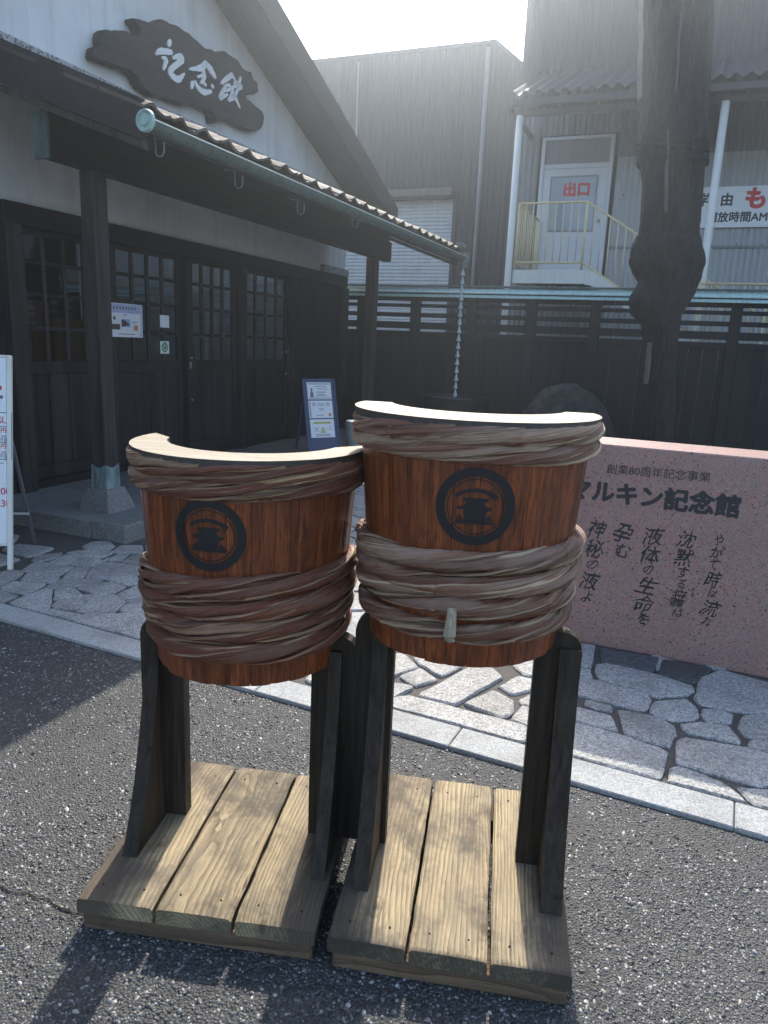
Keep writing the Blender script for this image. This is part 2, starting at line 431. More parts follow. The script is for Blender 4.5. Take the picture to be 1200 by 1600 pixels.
# ------------------------------------------------------------------ mesh helpers
class MB:
    def __init__(s):
        s.v, s.f, s.uv = [], [], []
    def add(s, vs, fs, mat=None):
        o = len(s.v)
        s.v += [tuple(mat @ Vector(q)) for q in vs] if mat is not None else [tuple(q) for q in vs]
        s.f += [tuple(o + i for i in q) for q in fs]
        return s
    def box(s, x0, x1, y0, y1, z0, z1, bev=0.0, mat=None):
        vs, fs = cbox(x1 - x0, y1 - y0, z1 - z0, bev)
        m = Matrix.Translation(((x0 + x1) / 2, (y0 + y1) / 2, (z0 + z1) / 2))
        return s.add(vs, fs, m if mat is None else mat @ m)
    def rings(s, rings, close=True, caps=True):
        n = len(rings[0])
        o = len(s.v)
        for r in rings:
            s.v += [tuple(q) for q in r]
        for i in range(len(rings) - 1):
            for j in range(n if close else n - 1):
                k = (j + 1) % n
                s.f.append((o + i * n + j, o + i * n + k, o + (i + 1) * n + k, o + (i + 1) * n + j))
        if caps:
            s.f.append(tuple(o + j for j in reversed(range(n))))
            s.f.append(tuple(o + (len(rings) - 1) * n + j for j in range(n)))
        return s
    def lathe(s, prof, cx, cy, n=32, caps=False):
        return s.rings([[(cx + r * math.cos(2 * math.pi * j / n), cy + r * math.sin(2 * math.pi * j / n), z) for j in range(n)] for r, z in prof], True, caps)
    def tube(s, pts, rads, n=8, caps=True):
        pts = [Vector(p) for p in pts]
        if not isinstance(rads, (list, tuple)):
            rads = [rads] * len(pts)
        rr = []
        up = Vector((0, 0, 1))
        for i, p in enumerate(pts):
            d = (pts[min(i + 1, len(pts) - 1)] - pts[max(i - 1, 0)]).normalized()
            a = d.cross(up)
            if a.length < 0.05:
                a = d.cross(Vector((1, 0, 0)))
            a.normalize()
            b = a.cross(d)
            rr.append([p + (a * math.cos(2 * math.pi * j / n) + b * math.sin(2 * math.pi * j / n)) * rads[i] for j in range(n)])
        return s.rings(rr, True, caps)
    def prism(s, poly, axis, a0, a1):          # poly: 2D points; axis: the extruded axis
        def p3(q, a):
            return {'x': (a, q[0], q[1]), 'y': (q[0], a, q[1]), 'z': (q[0], q[1], a)}[axis]
        n = len(poly)
        o = len(s.v)
        s.v += [p3(q, a0) for q in poly] + [p3(q, a1) for q in poly]
        s.f += [tuple(o + i for i in reversed(range(n))), tuple(o + n + i for i in range(n))]
        s.f += [(o + i, o + (i + 1) % n, o + n + (i + 1) % n, o + n + i) for i in range(n)]
        return s
    def mesh(s, name, off=(0, 0, 0), smooth=False, fix=True):
        me = bpy.data.meshes.new(name)
        me.from_pydata([(a - off[0], b - off[1], c - off[2]) for a, b, c in s.v], [], s.f)
        if fix:
            bm = bmesh.new(); bm.from_mesh(me)
            bmesh.ops.recalc_face_normals(bm, faces=bm.faces)
            bm.to_mesh(me); bm.free()
        if smooth:
            me.polygons.foreach_set('use_smooth', [True] * len(me.polygons))
            if smooth is not True:
                me.set_sharp_from_angle(angle=rad(smooth))
        return me
    def build(s, name, mat, parent=None, smooth=False, fix=True):
        off = parent['_base'] if parent is not None and '_base' in parent else (0, 0, 0)
        o = bpy.data.objects.new(name, s.mesh(name, off, smooth, fix))
        o.data.materials.append(M[mat])
        COL.objects.link(o)
        if parent is not None:
            o.parent = parent
            o['_base'] = tuple(off)
        return o

_cb = {}
def cbox(dx, dy, dz, bev):
    k = (round(dx, 5), round(dy, 5), round(dz, 5), round(bev, 5))
    if k not in _cb:
        x, y, z, b = dx / 2, dy / 2, dz / 2, min(bev, dx * 0.3, dy * 0.3, dz * 0.3)
        if b <= 0:
            vs = [(i * x, j * y, l * z) for l in (-1, 1) for j in (-1, 1) for i in (-1, 1)]
            fs = [(0, 2, 3, 1), (4, 5, 7, 6), (0, 1, 5, 4), (2, 6, 7, 3), (0, 4, 6, 2), (1, 3, 7, 5)]
        else:
            bm = bmesh.new()
            bmesh.ops.create_cube(bm, size=1)
            for q in bm.verts:
                q.co = Vector((q.co.x * dx, q.co.y * dy, q.co.z * dz))
            bmesh.ops.bevel(bm, geom=bm.edges[:], offset=b, segments=1, affect='EDGES', profile=0.5)
            bm.verts.index_update()
            vs = [tuple(q.co) for q in bm.verts]
            fs = [tuple(q.index for q in fc.verts) for fc in bm.faces]
            bm.free()
        _cb[k] = (vs, fs)
    return _cb[k]

def thing(name, label, cat, fr, x, y, z=0.0, group=None, ang=None):
    o = bpy.data.objects.new(name, None)
    o.empty_display_size = 0.2
    COL.objects.link(o)
    o.location = fr.world(x, y, z)
    o.rotation_euler = (0, 0, fr.ang)
    o['label'] = label
    o['category'] = cat
    if group:
        o['group'] = group
    o['_base'] = (x, y, z)
    return o

def tagged(o, kind=None, label=None):
    if kind: o['kind'] = kind
    if label: o['label'] = label
    return o

def struct(name, mb, mat, smooth=False, kind='structure'):
    o = mb.build(name, mat, None, smooth)
    o['kind'] = kind
    return o

_mc = {}
def piece(name, key, maker, mat, parent, loc, rot=(0, 0, 0), scale=None, smooth=False):
    """one piece sharing mesh data with its alike pieces; loc in the thing's frame coordinates"""
    if key not in _mc:
        me = maker().mesh(name, (0, 0, 0), smooth)
        me.materials.append(M[mat])
        _mc[key] = me
    o = bpy.data.objects.new(name, _mc[key])
    COL.objects.link(o)
    o.parent = parent
    b = parent['_base'] if parent is not None and '_base' in parent else (0, 0, 0)
    o.location = (loc[0] - b[0], loc[1] - b[1], loc[2] - b[2])
    o.rotation_euler = rot
    if scale: o.scale = scale
    return o

def board(name, parent, mat, x0, x1, y0, y1, z0, z1, bev=0.004):
    dx, dy, dz = x1 - x0, y1 - y0, z1 - z0
    k = ('board', mat, round(dx, 3), round(dy, 3), round(dz, 3), bev)
    return piece(name, k, lambda: MB().box(-dx / 2, dx / 2, -dy / 2, dy / 2, -dz / 2, dz / 2, bev), mat, parent, ((x0 + x1) / 2, (y0 + y1) / 2, (z0 + z1) / 2))

_tc = {}
def glyphs(s, bold=0.0):
    """vertices and faces of a line of lettering, unit em, flat in XY"""
    k = (s, bold)
    if k not in _tc:
        c = bpy.data.curves.new('text', 'FONT')
        c.body = s
        c.size = 1
        c.resolution_u = 3
        c.fill_mode = 'FRONT'
        o = bpy.data.objects.new('text', c)
        me = bpy.data.meshes.new_from_object(o)
        V0, F0_ = [tuple(q.co) for q in me.vertices], [tuple(p.vertices) for p in me.polygons]
        V1, F1_ = list(V0), list(F0_)
        if bold < 0:                       # a broad nib held slantwise
            for i_ in (-3, -2, -1, 1, 2, 3):
                o_ = len(V1)
                V1 += [(x_ - bold * i_ / 3 * .75, y_ + bold * i_ / 3 * .9, (i_ + 4) * 0.00012) for x_, y_, _ in V0]
                F1_ += [tuple(o_ + q for q in f) for f in F0_]
        if bold > 0:                       # heavier strokes: copies a hair behind one another
            for i_ in range(8):
                a_ = math.pi / 4 * i_
                o_ = len(V1)
                V1 += [(x_ + bold * math.cos(a_), y_ + bold * math.sin(a_), (i_ + 1) * 0.00012) for x_, y_, _ in V0]
                F1_ += [tuple(o_ + q for q in f) for f in F0_]
        _tc[k] = (V1, F1_)
        bpy.data.objects.remove(o); bpy.data.curves.remove(c); bpy.data.meshes.remove(me)
    return _tc[k]

def text_on_y(mb, s, x, z, h, y, bold=0.0, sx=1.0, align='L', shear=0.0, rot=0.0):
    """lettering on a plane facing -y: x, z is the lower left (or centre) of the line, h the em"""
    vs, fs = glyphs(s, bold)
    if not vs: return mb
    w = max(q[0] for q in vs) + min(q[0] for q in vs)
    ox = {'L': 0, 'C': -w / 2, 'R': -w}[align]
    out = []
    for a, b, dz_ in vs:
        lx, lz = (a + ox) * h * sx + shear * (b - 0.4) * h, (b - (0.36 if rot else 0)) * h
        if rot:
            lx, lz = lx * math.cos(rot) - lz * math.sin(rot), lx * math.sin(rot) + lz * math.cos(rot) + 0.36 * h
        out.append((x + lx, y + dz_, z + lz))
    return mb.add(out, fs)

def ribbon(mb, pts, wid, y, thick=0.012, n=6):
    """one brush stroke on a plane facing -y: a smooth path of changing width with round ends"""
    P = [Vector((p[0], p[1])) for p in pts]
    if len(P) == 1:
        P = [P[0] - Vector((wid[0] * 0.15, 0)), P[0] + Vector((wid[0] * 0.15, 0))]; wid = [wid[0], wid[0]]
    fine, fw = [], []
    for i in range(len(P) - 1):
        p0, p1, p2, p3 = P[max(i - 1, 0)], P[i], P[i + 1], P[min(i + 2, len(P) - 1)]
        for k in range(n):
            q = k / n
            fine.append(0.5 * ((2 * p1) + (p2 - p0) * q + (2 * p0 - 5 * p1 + 4 * p2 - p3) * q * q + (3 * p1 - p0 - 3 * p2 + p3) * q ** 3))
            fw.append(wid[i] * (1 - q) + wid[i + 1] * q)
    fine.append(P[-1]); fw.append(wid[-1])
    L, Rr = [], []
    for i, p in enumerate(fine):
        d = (fine[min(i + 1, len(fine) - 1)] - fine[max(i - 1, 0)])
        d = d.normalized() if d.length > 1e-9 else Vector((1, 0))
        nn = Vector((-d.y, d.x))
        w = fw[i] / 2 * (1 + 0.1 * math.sin(i * 2.1))
        L.append(p + nn * w); Rr.append(p - nn * w)
    d0 = (fine[0] - fine[1]).normalized() * fw[0] * 0.4
    d1 = (fine[-1] - fine[-2]).normalized() * fw[-1] * 0.4
    L.insert(0, fine[0] + d0 + (L[0] - fine[0]) * 0.5); Rr.insert(0, fine[0] + d0 + (Rr[0] - fine[0]) * 0.5)
    L.append(fine[-1] + d1 + (L[-1] - fine[-1]) * 0.5); Rr.append(fine[-1] + d1 + (Rr[-1] - fine[-1]) * 0.5)
    rr = [[(a.x, y, a.y), (b.x, y, b.y), (b.x, y - thick, b.y), (a.x, y - thick, a.y)] for a, b in zip(L, Rr)]
    return mb.rings(rr)

# ================================================================== THE SETTING
# ---- asphalt: one sheet to the horizon, and the kerb line that bounds it
K0, K1 = Vector((-1.98, 3.61)), Vector((1.28, 2.085))
KD = (K1 - K0).normalized()
KN = Vector((-KD.y, KD.x))                  # away from the camera
FK = Frame(math.atan2(KD.y, KD.x), K0.x, K0.y)
asph = struct('asphalt_ground', MB().add([(-45, -30, -0.012), (45, -30, -0.012), (45, 60, -0.012), (-45, 60, -0.012)], [(0, 1, 2, 3)]), 'asphalt')

def chips():
    """the pale stones of the worn asphalt, each a low faceted chip half sunk in the tar"""
    dens = 12500
    x = NPR.uniform(-2.3, 2.6, 400000)[: int(4.9 * 3.1 * dens)]
    y = NPR.uniform(0.95, 4.05, len(x))
    ok = (x - K0.x) * KN.x + (y - K0.y) * KN.y < -0.01
    ok &= np.abs(x) < 0.62 * y + 0.25
    ok &= (NPR.uniform(0, 1, len(x)) < np.clip(1.9 / y, 0.35, 1.0))
    pn = np.array([mathutils.noise.noise(Vector((a * 1.7, b * 1.7, 3.3))) + .6 * mathutils.noise.noise(Vector((a * 4.5, b * 4.5, 7.1))) for a, b in zip(x, y)])
    ok &= NPR.uniform(0, 1, len(x)) < np.clip(0.78 + pn * 0.75, 0.3, 1.0)
    x, y = x[ok], y[ok]
    n = len(x)
    r = np.clip(NPR.lognormal(math.log(0.0033), 0.36, n), 0.0017, 0.0075)
    k = 5
    base = NPR.uniform(0, 2 * math.pi, n)[:, None] + np.arange(k)[None] * 2 * math.pi / k + NPR.uniform(-.4, .4, (n, k))
    el = NPR.uniform(0.65, 1.5, n)[:, None]
    rot = NPR.uniform(0, math.pi, n)[:, None]
    rr = r[:, None] * NPR.uniform(0.75, 1.2, (n, k))
    bx, by = rr * np.cos(base) * el, rr * np.sin(base)
    ox, oy = bx * np.cos(rot) - by * np.sin(rot), bx * np.sin(rot) + by * np.cos(rot)
    tilt = NPR.normal(0, 0.33, (n, 2))
    h = r * NPR.uniform(0.2, 0.55, n)
    V = np.zeros((n, 2 * k, 3))
    V[:, :k, 0], V[:, :k, 1], V[:, :k, 2] = x[:, None] + ox, y[:, None] + oy, -0.0125
    V[:, k:, 0], V[:, k:, 1] = x[:, None] + ox * 0.8, y[:, None] + oy * 0.8
    V[:, k:, 2] = -0.012 + h[:, None] + (ox * tilt[:, :1] + oy * tilt[:, 1:]) * 0.62
    idx = np.arange(n)[:, None, None] * 2 * k
    j = np.arange(k); j2 = (j + 1) % k
    side = np.stack([j, j2, k + j2, k + j], 1)[None] + idx
    top = (np.arange(k) + k)[None] + idx[:, 0]
    me = bpy.data.meshes.new('asphalt_aggregate')
    nl = n * (k * 4 + k)
    me.vertices.add(n * 2 * k); me.vertices.foreach_set('co', V.ravel())
    me.loops.add(nl); me.polygons.add(n * (k + 1))
    li = np.concatenate([side.reshape(n, -1), top], 1).ravel()
    ls = np.arange(n)[:, None] * (k * 5) + np.concatenate([np.arange(k) * 4, [k * 4]])[None]
    me.loops.foreach_set('vertex_index', li.astype(np.int32))
    me.polygons.foreach_set('loop_start', ls.ravel().astype(np.int32))
    me.update(calc_edges=True)
    a = me.color_attributes.new('Col', 'FLOAT_COLOR', 'POINT')
    g = np.clip(NPR.lognormal(math.log(0.088), 0.68, n), 0.025, 0.4)
    c = np.stack([g * 1.02, g, g * NPR.uniform(0.88, 1.0, n), np.ones(n)], 1)
    a.data.foreach_set('color', np.repeat(c[:, None], 2 * k, 1).ravel())
    me.materials.append(M['aggregate'])
    o = bpy.data.objects.new('asphalt_aggregate', me)
    COL.objects.link(o)
    o['kind'] = 'stuff'
chips()

def crack(pts, w):
    P = []
    for i in range(len(pts) - 1):
        for k in range(7):
            q = k / 7
            P.append((pts[i][0] * (1 - q) + pts[i + 1][0] * q + R.uniform(-.007, .007), pts[i][1] * (1 - q) + pts[i + 1][1] * q + R.uniform(-.007, .007)))
    mb = MB()
    for i in range(len(P)):
        a, b = P[max(i - 1, 0)], P[min(i + 1, len(P) - 1)]
        d = Vector((b[0] - a[0], b[1] - a[1])).normalized()
        ww = w * R.uniform(.3, 1.1)
        mb.v += [(P[i][0] - d.y * ww, P[i][1] + d.x * ww, -0.0085), (P[i][0] + d.y * ww, P[i][1] - d.x * ww, -0.0085)]
    mb.f = [(2 * i, 2 * i + 1, 2 * i + 3, 2 * i + 2) for i in range(len(P) - 1)]
    struct('asphalt_crack', mb, 'nail_iron')
crack([ground(*q) for q in ((-60, 1365), (60, 1398), (140, 1432), (240, 1440), (300, 1465))], .003)
# ---- crazy paving
pav = bpy.data.objects.new('stone_paving', None)
pm = MB()
PW = 0.16
pm.add([(-9, PW - 0.012, -0.008), (9, PW - 0.012, -0.008), (9, 14, -0.008), (-9, 14, -0.008)], [(0, 1, 2, 3)])
pm.v = [FK.world(*q) for q in pm.v]
paving = struct('stone_paving', pm, 'mortar')

T3 = lambda L: [(840 + a / 3.3333, 980 + b / 3.3333) for a, b in L]
T2 = lambda L: [(600 + a / 2, 800 + b / 2) for a, b in L]
T8 = lambda L: [(a / 4.615, 830 + b / 4.615) for a, b in L]
right = [
 [(215,85),(300,95),(280,210),(215,205)], [(215,215),(275,225),(280,265),(215,258)],
 [(310,200),(350,192),(560,235),(800,305),(810,335),(760,355),(620,365),(560,345),(330,275),(305,240)],
 [(180,258),(320,285),(560,350),(585,380),(560,435),(520,435),(180,348)],
 [(850,265),(950,225),(1200,290),(1290,330),(1280,440),(1150,450),(1000,430),(850,405),(820,370)],
 [(258,385),(380,415),(375,440),(300,428),(255,408)], [(180,418),(380,465),(415,545),(180,490)],
 [(420,430),(640,470),(710,520),(712,560),(695,590),(690,625),(460,565)],
 [(600,410),(630,385),(780,375),(830,430),(835,465),(800,485),(700,485),(590,450)],
 [(860,430),(940,430),(1010,455),(1005,500),(890,495),(860,460)],
 [(750,510),(850,500),(990,520),(1045,590),(1040,610),(780,550)],
 [(1070,465),(1250,455),(1290,600),(1200,595),(1090,575),(1045,530)],
 [(1110,600),(1140,590),(1300,620),(1290,680),(1200,660),(1100,625)],
 [(735,600),(770,580),(900,600),(1120,640),(1200,670),(1260,720),(1250,800),(1150,830),(940,770),(725,710)],
 [(130,490),(420,560),(650,640),(670,655),(650,720),(635,830),(610,850),(480,810),(130,700)],
 [(690,745),(730,730),(880,780),(960,820),(1165,970),(1160,1005),(1130,1010),(800,900),(690,870),(680,840)],
 [(1040,840),(1280,850),(1290,1010),(1160,960)]]
middle = [
 [(15,452),(60,440),(105,485),(25,515)], [(95,455),(245,483),(175,515),(110,475)], [(50,515),(115,490),(165,525),(100,545)],
 [(105,575),(270,485),(330,485),(370,520),(230,600),(210,600)], [(-10,530),(85,545),(80,555),(-10,600)],
 [(360,545),(420,515),(470,525),(465,555),(400,570)], [(250,600),(340,560),(400,590),(400,625),(370,645)],
 [(405,480),(490,462),(485,515),(440,510)], [(400,650),(430,608),(490,625),(480,680)], [(430,585),(480,560),(490,612),(430,600)],
 [(-20,590),(80,575),(440,670),(455,690),(420,735),(380,735),(-20,622)], [(438,745),(465,690),(505,705),(500,762)]]
left = [
 [(165,290),(240,235),(340,232),(520,260),(430,310),(380,312)], [(165,355),(210,305),(420,330),(350,370)],
 [(25,405),(110,370),(310,380),(300,395),(180,455),(50,425)], [(15,540),(310,425),(375,430),(345,575),(240,610)],
 [(260,620),(370,570),(565,605),(450,668)], [(500,670),(620,600),(1040,600),(1050,670),(760,755)],
 [(405,435),(530,420),(580,460),(550,485),(405,488)], [(395,530),(430,500),(520,490),(605,515),(540,565),(400,550)],
 [(580,485),(615,460),(695,458),(640,500)], [(565,580),(690,475),(820,465),(890,510),(820,580),(700,580)],
 [(570,410),(700,375),(800,378),(890,405),(790,455),(720,455)], [(335,410),(400,365),(480,345),(740,350),(500,410)],
 [(465,335),(540,265),(645,265),(600,330)], [(635,330),(680,255),(790,230),(1000,255),(1000,305),(790,340)],
 [(780,355),(980,320),(1000,380),(900,385)], [(850,460),(1010,385),(1010,465),(900,490)],
 [(880,570),(920,535),(1010,525),(1040,595),(910,590)], [(925,505),(1015,475),(1015,515),(950,520)],
 [(505,240),(580,195),(640,195),(750,215),(650,250)], [(365,225),(460,175),(555,185),(490,235)],
 [(245,205),(300,180),(440,160),(400,190),(270,225)], [(490,160),(560,145),(720,140),(800,155),(730,190),(590,180)],
 [(610,110),(690,80),(780,82),(815,110),(770,135),(640,135)], [(765,205),(860,170),(920,170),(870,210)],
 [(890,220),(960,180),(1020,178),(990,238)], [(815,150),(870,110),(1020,110),(1015,162)],
 [(-10,310),(80,285),(160,297),(130,325),(15,385),(-10,380)], [(-10,425),(30,430),(115,465),(-10,525)],
 [(770,765),(1050,690),(1090,740),(1010,810),(840,785)]]
def grow(P, d):
    cx, cy = sum(q[0] for q in P) / len(P), sum(q[1] for q in P) / len(P)
    out = []
    for a, b in P:
        L = math.hypot(a - cx, b - cy)
        out.append((a + (a - cx) / L * d, b + (b - cy) / L * d))
    return out
polys = [grow([ground(*q) for q in T3(L)], .009) for L in right] + [grow([ground(*q) for q in T2(L)], .011) for L in middle] + [grow([ground(*q) for q in T8(L)], .020) for L in left]

def behind_kerb(P):
    Q = clip([FK.local(*q) for q in P], 0, PW + 0.011, 0, -1)
    return [FK.world(*q)[:2] for q in Q]

def inside(p, poly):
    c = False
    for i in range(len(poly)):
        a, b = poly[i], poly[i - 1]
        if (a[1] > p[1]) != (b[1] > p[1]) and p[0] < (b[0] - a[0]) * (p[1] - a[1]) / (b[1] - a[1]) + a[0]:
            c = not c
    return c

def clip(poly, px, py, nx, ny):           # keep the side where (q - p).n <= 0
    out = []
    for i in range(len(poly)):
        a, b = poly[i - 1], poly[i]
        da, db = (a[0] - px) * nx + (a[1] - py) * ny, (b[0] - px) * nx + (b[1] - py) * ny
        if (da <= 0) != (db <= 0):
            q = da / (da - db)
            out.append((a[0] + (b[0] - a[0]) * q, a[1] + (b[1] - a[1]) * q))
        if db <= 0:
            out.append(b)
    return out

polys = [Q for Q in (behind_kerb(P) for P in polys) if len(Q) > 2]
# fill the rest of the paved court with the same sort of stone
seeds = []
yy = PW + 0.16
row = 0
while yy < 9.3:
    st = 0.36 + 0.05 * min(yy, 4)
    xx = -4.4 - (row % 2) * 0.2
    while xx < 6.5:
        seeds.append((xx + R.uniform(-.15, .15), yy + R.uniform(-.1, .1)))
        xx += st * R.uniform(0.8, 1.3)
    yy += st * 0.78
    row += 1
fill = []
tr_l = [[FK.local(*q) for q in P] for P in polys]
for i, sd in enumerate(seeds):
    cell = [(sd[0] - 1, PW + 0.012), (sd[0] + 1, PW + 0.012), (sd[0] + 1, sd[1] + 1), (sd[0] - 1, sd[1] + 1)]
    for j, q in enumerate(seeds):
        if j != i and abs(q[0] - sd[0]) < 1.6 and abs(q[1] - sd[1]) < 1.6:
            dx, dy = q[0] - sd[0], q[1] - sd[1]
            L = math.hypot(dx, dy)
            cell = clip(cell, (q[0] + sd[0]) / 2 - dx / L * 0.013, (q[1] + sd[1]) / 2 - dy / L * 0.013, dx, dy)
            if len(cell) < 3: break
    if len(cell) < 3: continue
    cx, cy = sum(q[0] for q in cell) / len(cell), sum(q[1] for q in cell) / len(cell)
    full = cell
    for k_ in (1.0, 0.82, 0.66, 0.5, 0.36):
        cell = [(cx + (q[0] - cx) * k_, cy + (q[1] - cy) * k_) for q in full]
        tests = cell + [(cx, cy)] + [((q[0] + cx) / 2, (q[1] + cy) / 2) for q in cell] + [((cell[k][0] + cell[k - 1][0]) / 2, (cell[k][1] + cell[k - 1][1]) / 2) for k in range(len(cell))]
        if not (any(inside(q, P) for q in tests for P in tr_l) or any(inside(q, cell) for P in tr_l for q in P)):
            break
    else:
        continue
    W = [FK.world(*q)[:2] for q in cell]
    wc = FK.world(cx, cy)
    ub, wb = FB.local(wc[0], wc[1])
    if wb > 3.7 and ub > 3.9: continue              # under the hall's plinth
    if ub > 10.7: continue
    d = math.hypot(wc[0], wc[1])
    if abs(wc[0]) > 0.55 * wc[1] + 1.3: continue
    fill.append((d, W))
fill.sort(key=lambda q: q[0])
polys += [W for d, W in fill][: 290 - len(polys)]

def chaikin(P, w=0.13):
    out = []
    for i in range(len(P)):
        a, b = P[i], P[(i + 1) % len(P)]
        out += [(a[0] + (b[0] - a[0]) * w, a[1] + (b[1] - a[1]) * w), (a[0] + (b[0] - a[0]) * (1 - w), a[1] + (b[1] - a[1]) * (1 - w))]
    return out

def stone(P, name, mat, parent, ztop=0.006, seed=0):
    rr = random.Random(seed)
    P = chaikin(chaikin(P, 0.075), 0.25)
    per = 0
    Q = []
    for i in range(len(P)):
        a, b = P[i], P[(i + 1) % len(P)]
        L = math.hypot(b[0] - a[0], b[1] - a[1])
        k = max(1, int(L / 0.07))
        for t_ in range(k):
            q = t_ / k
            Q.append((a[0] + (b[0] - a[0]) * q + rr.uniform(-.0035, .0035), a[1] + (b[1] - a[1]) * q + rr.uniform(-.0035, .0035)))
    cx, cy = sum(q[0] for q in Q) / len(Q), sum(q[1] for q in Q) / len(Q)
    def off(d, z):
        out = []
        for q in Q:
            L = math.hypot(q[0] - cx, q[1] - cy) + 1e-6
            out.append((q[0] + (cx - q[0]) * min(d / L, .5), q[1] + (cy - q[1]) * min(d / L, .5), z + rr.uniform(-.001, .001)))
        return out
    zt = ztop + rr.uniform(-.002, .002)
    mb = MB().rings([off(0, -0.014), off(0.001, zt - 0.006), off(0.009, zt)], True, True)
    return mb.build(name, mat, parent, 35)

for i, P in enumerate(polys):
    stone(P, 'paving_stone', 'granite', paving, seed=i)
for L in ([(320,110),(640,160),(610,240),(325,185)], [(645,165),(920,215),(820,300),(615,250)]):
    stone([ground(*q) for q in T3(L)], 'dark_paving_stone', 'dark_stone', paving, seed=len(L))
xk = -3.2
kerb = None
kerb_root = struct('kerb_strip', MB().add([FK.world(-3.3, 0.004, -0.0095), FK.world(6.0, 0.004, -0.0095), FK.world(6.0, PW - 0.004, -0.0095), FK.world(-3.3, PW - 0.004, -0.0095)], [(0, 1, 2, 3)]), 'mortar')
while xk < 6.0:
    L = R.choice((0.9, 1.0, 1.1))
    mb = MB().box(xk + 0.002, xk + L - 0.002, 0.0, PW, -0.06, 0.004, 0.004)
    mb.v = [FK.world(*q) for q in mb.v]
    mb.build('kerb_stone', 'granite_kerb', kerb_root)
    xk += L

# ================================================================== THE GRANITE MONUMENT
m0 = ground(900, 1000)
FM = Frame(rad(-23.3), *m0)
mon = thing('stone_monument', 'polished pink granite monument slab engraved with Japanese writing', 'monument', FM, 0.4, 0.0)
MX0, MX1 = -0.20, 2.0
MB().box(MX0, MX1, 0.0, 0.34, -0.01, 1.052, 0.006).build('slab', 'pink_granite', mon)
def mon_at(px, py): return FM.on_y(px, py, 0)
def line_on_monument(s, p0, p1, bold, hpx, name='lettering', sx=None):
    (xa, za), (xb, zb) = mon_at(*p0), mon_at(*p1)
    h = hpx
    vs, fs = glyphs(s, bold)
    w = max(q[0] for q in vs) - min(q[0] for q in vs)
    mb = MB()
    text_on_y(mb, s, 0, 0, h, -0.0015, bold, (xb - xa) / (w * h))
    a = math.atan2(zb - za, xb - xa)
    mb.v = [(xa + q[0] * math.cos(a), q[1], za + q[0] * math.sin(a)) for q in mb.v] if False else [(xa + q[0], q[1], za + (zb - za) * q[0] / (xb - xa) + q[2]) for q in mb.v]
    return mb.build(name, 'engraved_ink', mon, fix=False)
line_on_monument('創業80周年記念事業', (947, 738), (1109, 752), 0.004, 0.052)
# the heavy headline runs in behind the tub: its first letter starts left of the gap
xa, za = mon_at(905, 775); xb, zb = mon_at(1160, 797)
w7 = (xb - xa) / 6.55
line = MB()
text_on_y(line, 'マルキン記念館', xa - 0.5 * w7, za - 0.006, w7 * 1.0, -0.0015, 0.045)
line.build('lettering', 'engraved_ink', mon, fix=False)
cols = [('やがて時は流れ', (1124, 836), (1108, 965), .9), ('沈黙する醤は', (1074, 829), (1060, 950), 1.1), ('液体の生命を', (1021, 823), (1006, 962), 1.05), ('孕む', (975, 817), (974, 857), 1.1), ('神秘の液よ', (934, 811), (917, 927), 1.15)]
for s, p0, p1, sc in cols:
    (xa, za), (xb, zb) = mon_at(*p0), mon_at(*p1)
    mb = MB()
    tall = {'や': .8, 'が': .8, 'て': .75, 'は': .7, 'れ': .75, 'す': .8, 'る': .7, 'の': .75, 'む': .9, 'よ': .8, 'を': .8}
    hs = [tall.get(ch, 1.15) for ch in s]
    tot = sum(hs)
    zc = za + 0.012
    step = (za - zb + 0.055) / tot
    for ch, hh in zip(s, hs):
        q = (za - zc) / max(za - zb, 1e-3)
        em = step * hh * 1.02
        zc -= step * hh
        text_on_y(mb, ch, xa + (xb - xa) * min(q, 1) + R.uniform(-.006, .006), zc, em, -0.0015, -R.choice((.009, .013, .018)), R.uniform(.8, 1.05) * min(1, sc), 'C', R.uniform(.15, .38), R.uniform(-.2, .06))
    for i_, (a_, b_, c_) in enumerate(mb.v):     # the hand wavers
        mb.v[i_] = (a_ + .0035 * math.sin(c_ * 95 + a_ * 60), b_, c_ + .003 * math.sin(a_ * 120 + c_ * 40))
    mb.build('poem_column', 'engraved_ink', mon, fix=False)
mb = MB()
x9, z9 = mon_at(1074, 921)
for k, ch in enumerate('ひしお'):
    text_on_y(mb, ch, x9 + 0.018, z9 - k * 0.016, 0.018, -0.0015, 0.02)
mb.build('poem_column', 'engraved_ink', mon, fix=False)

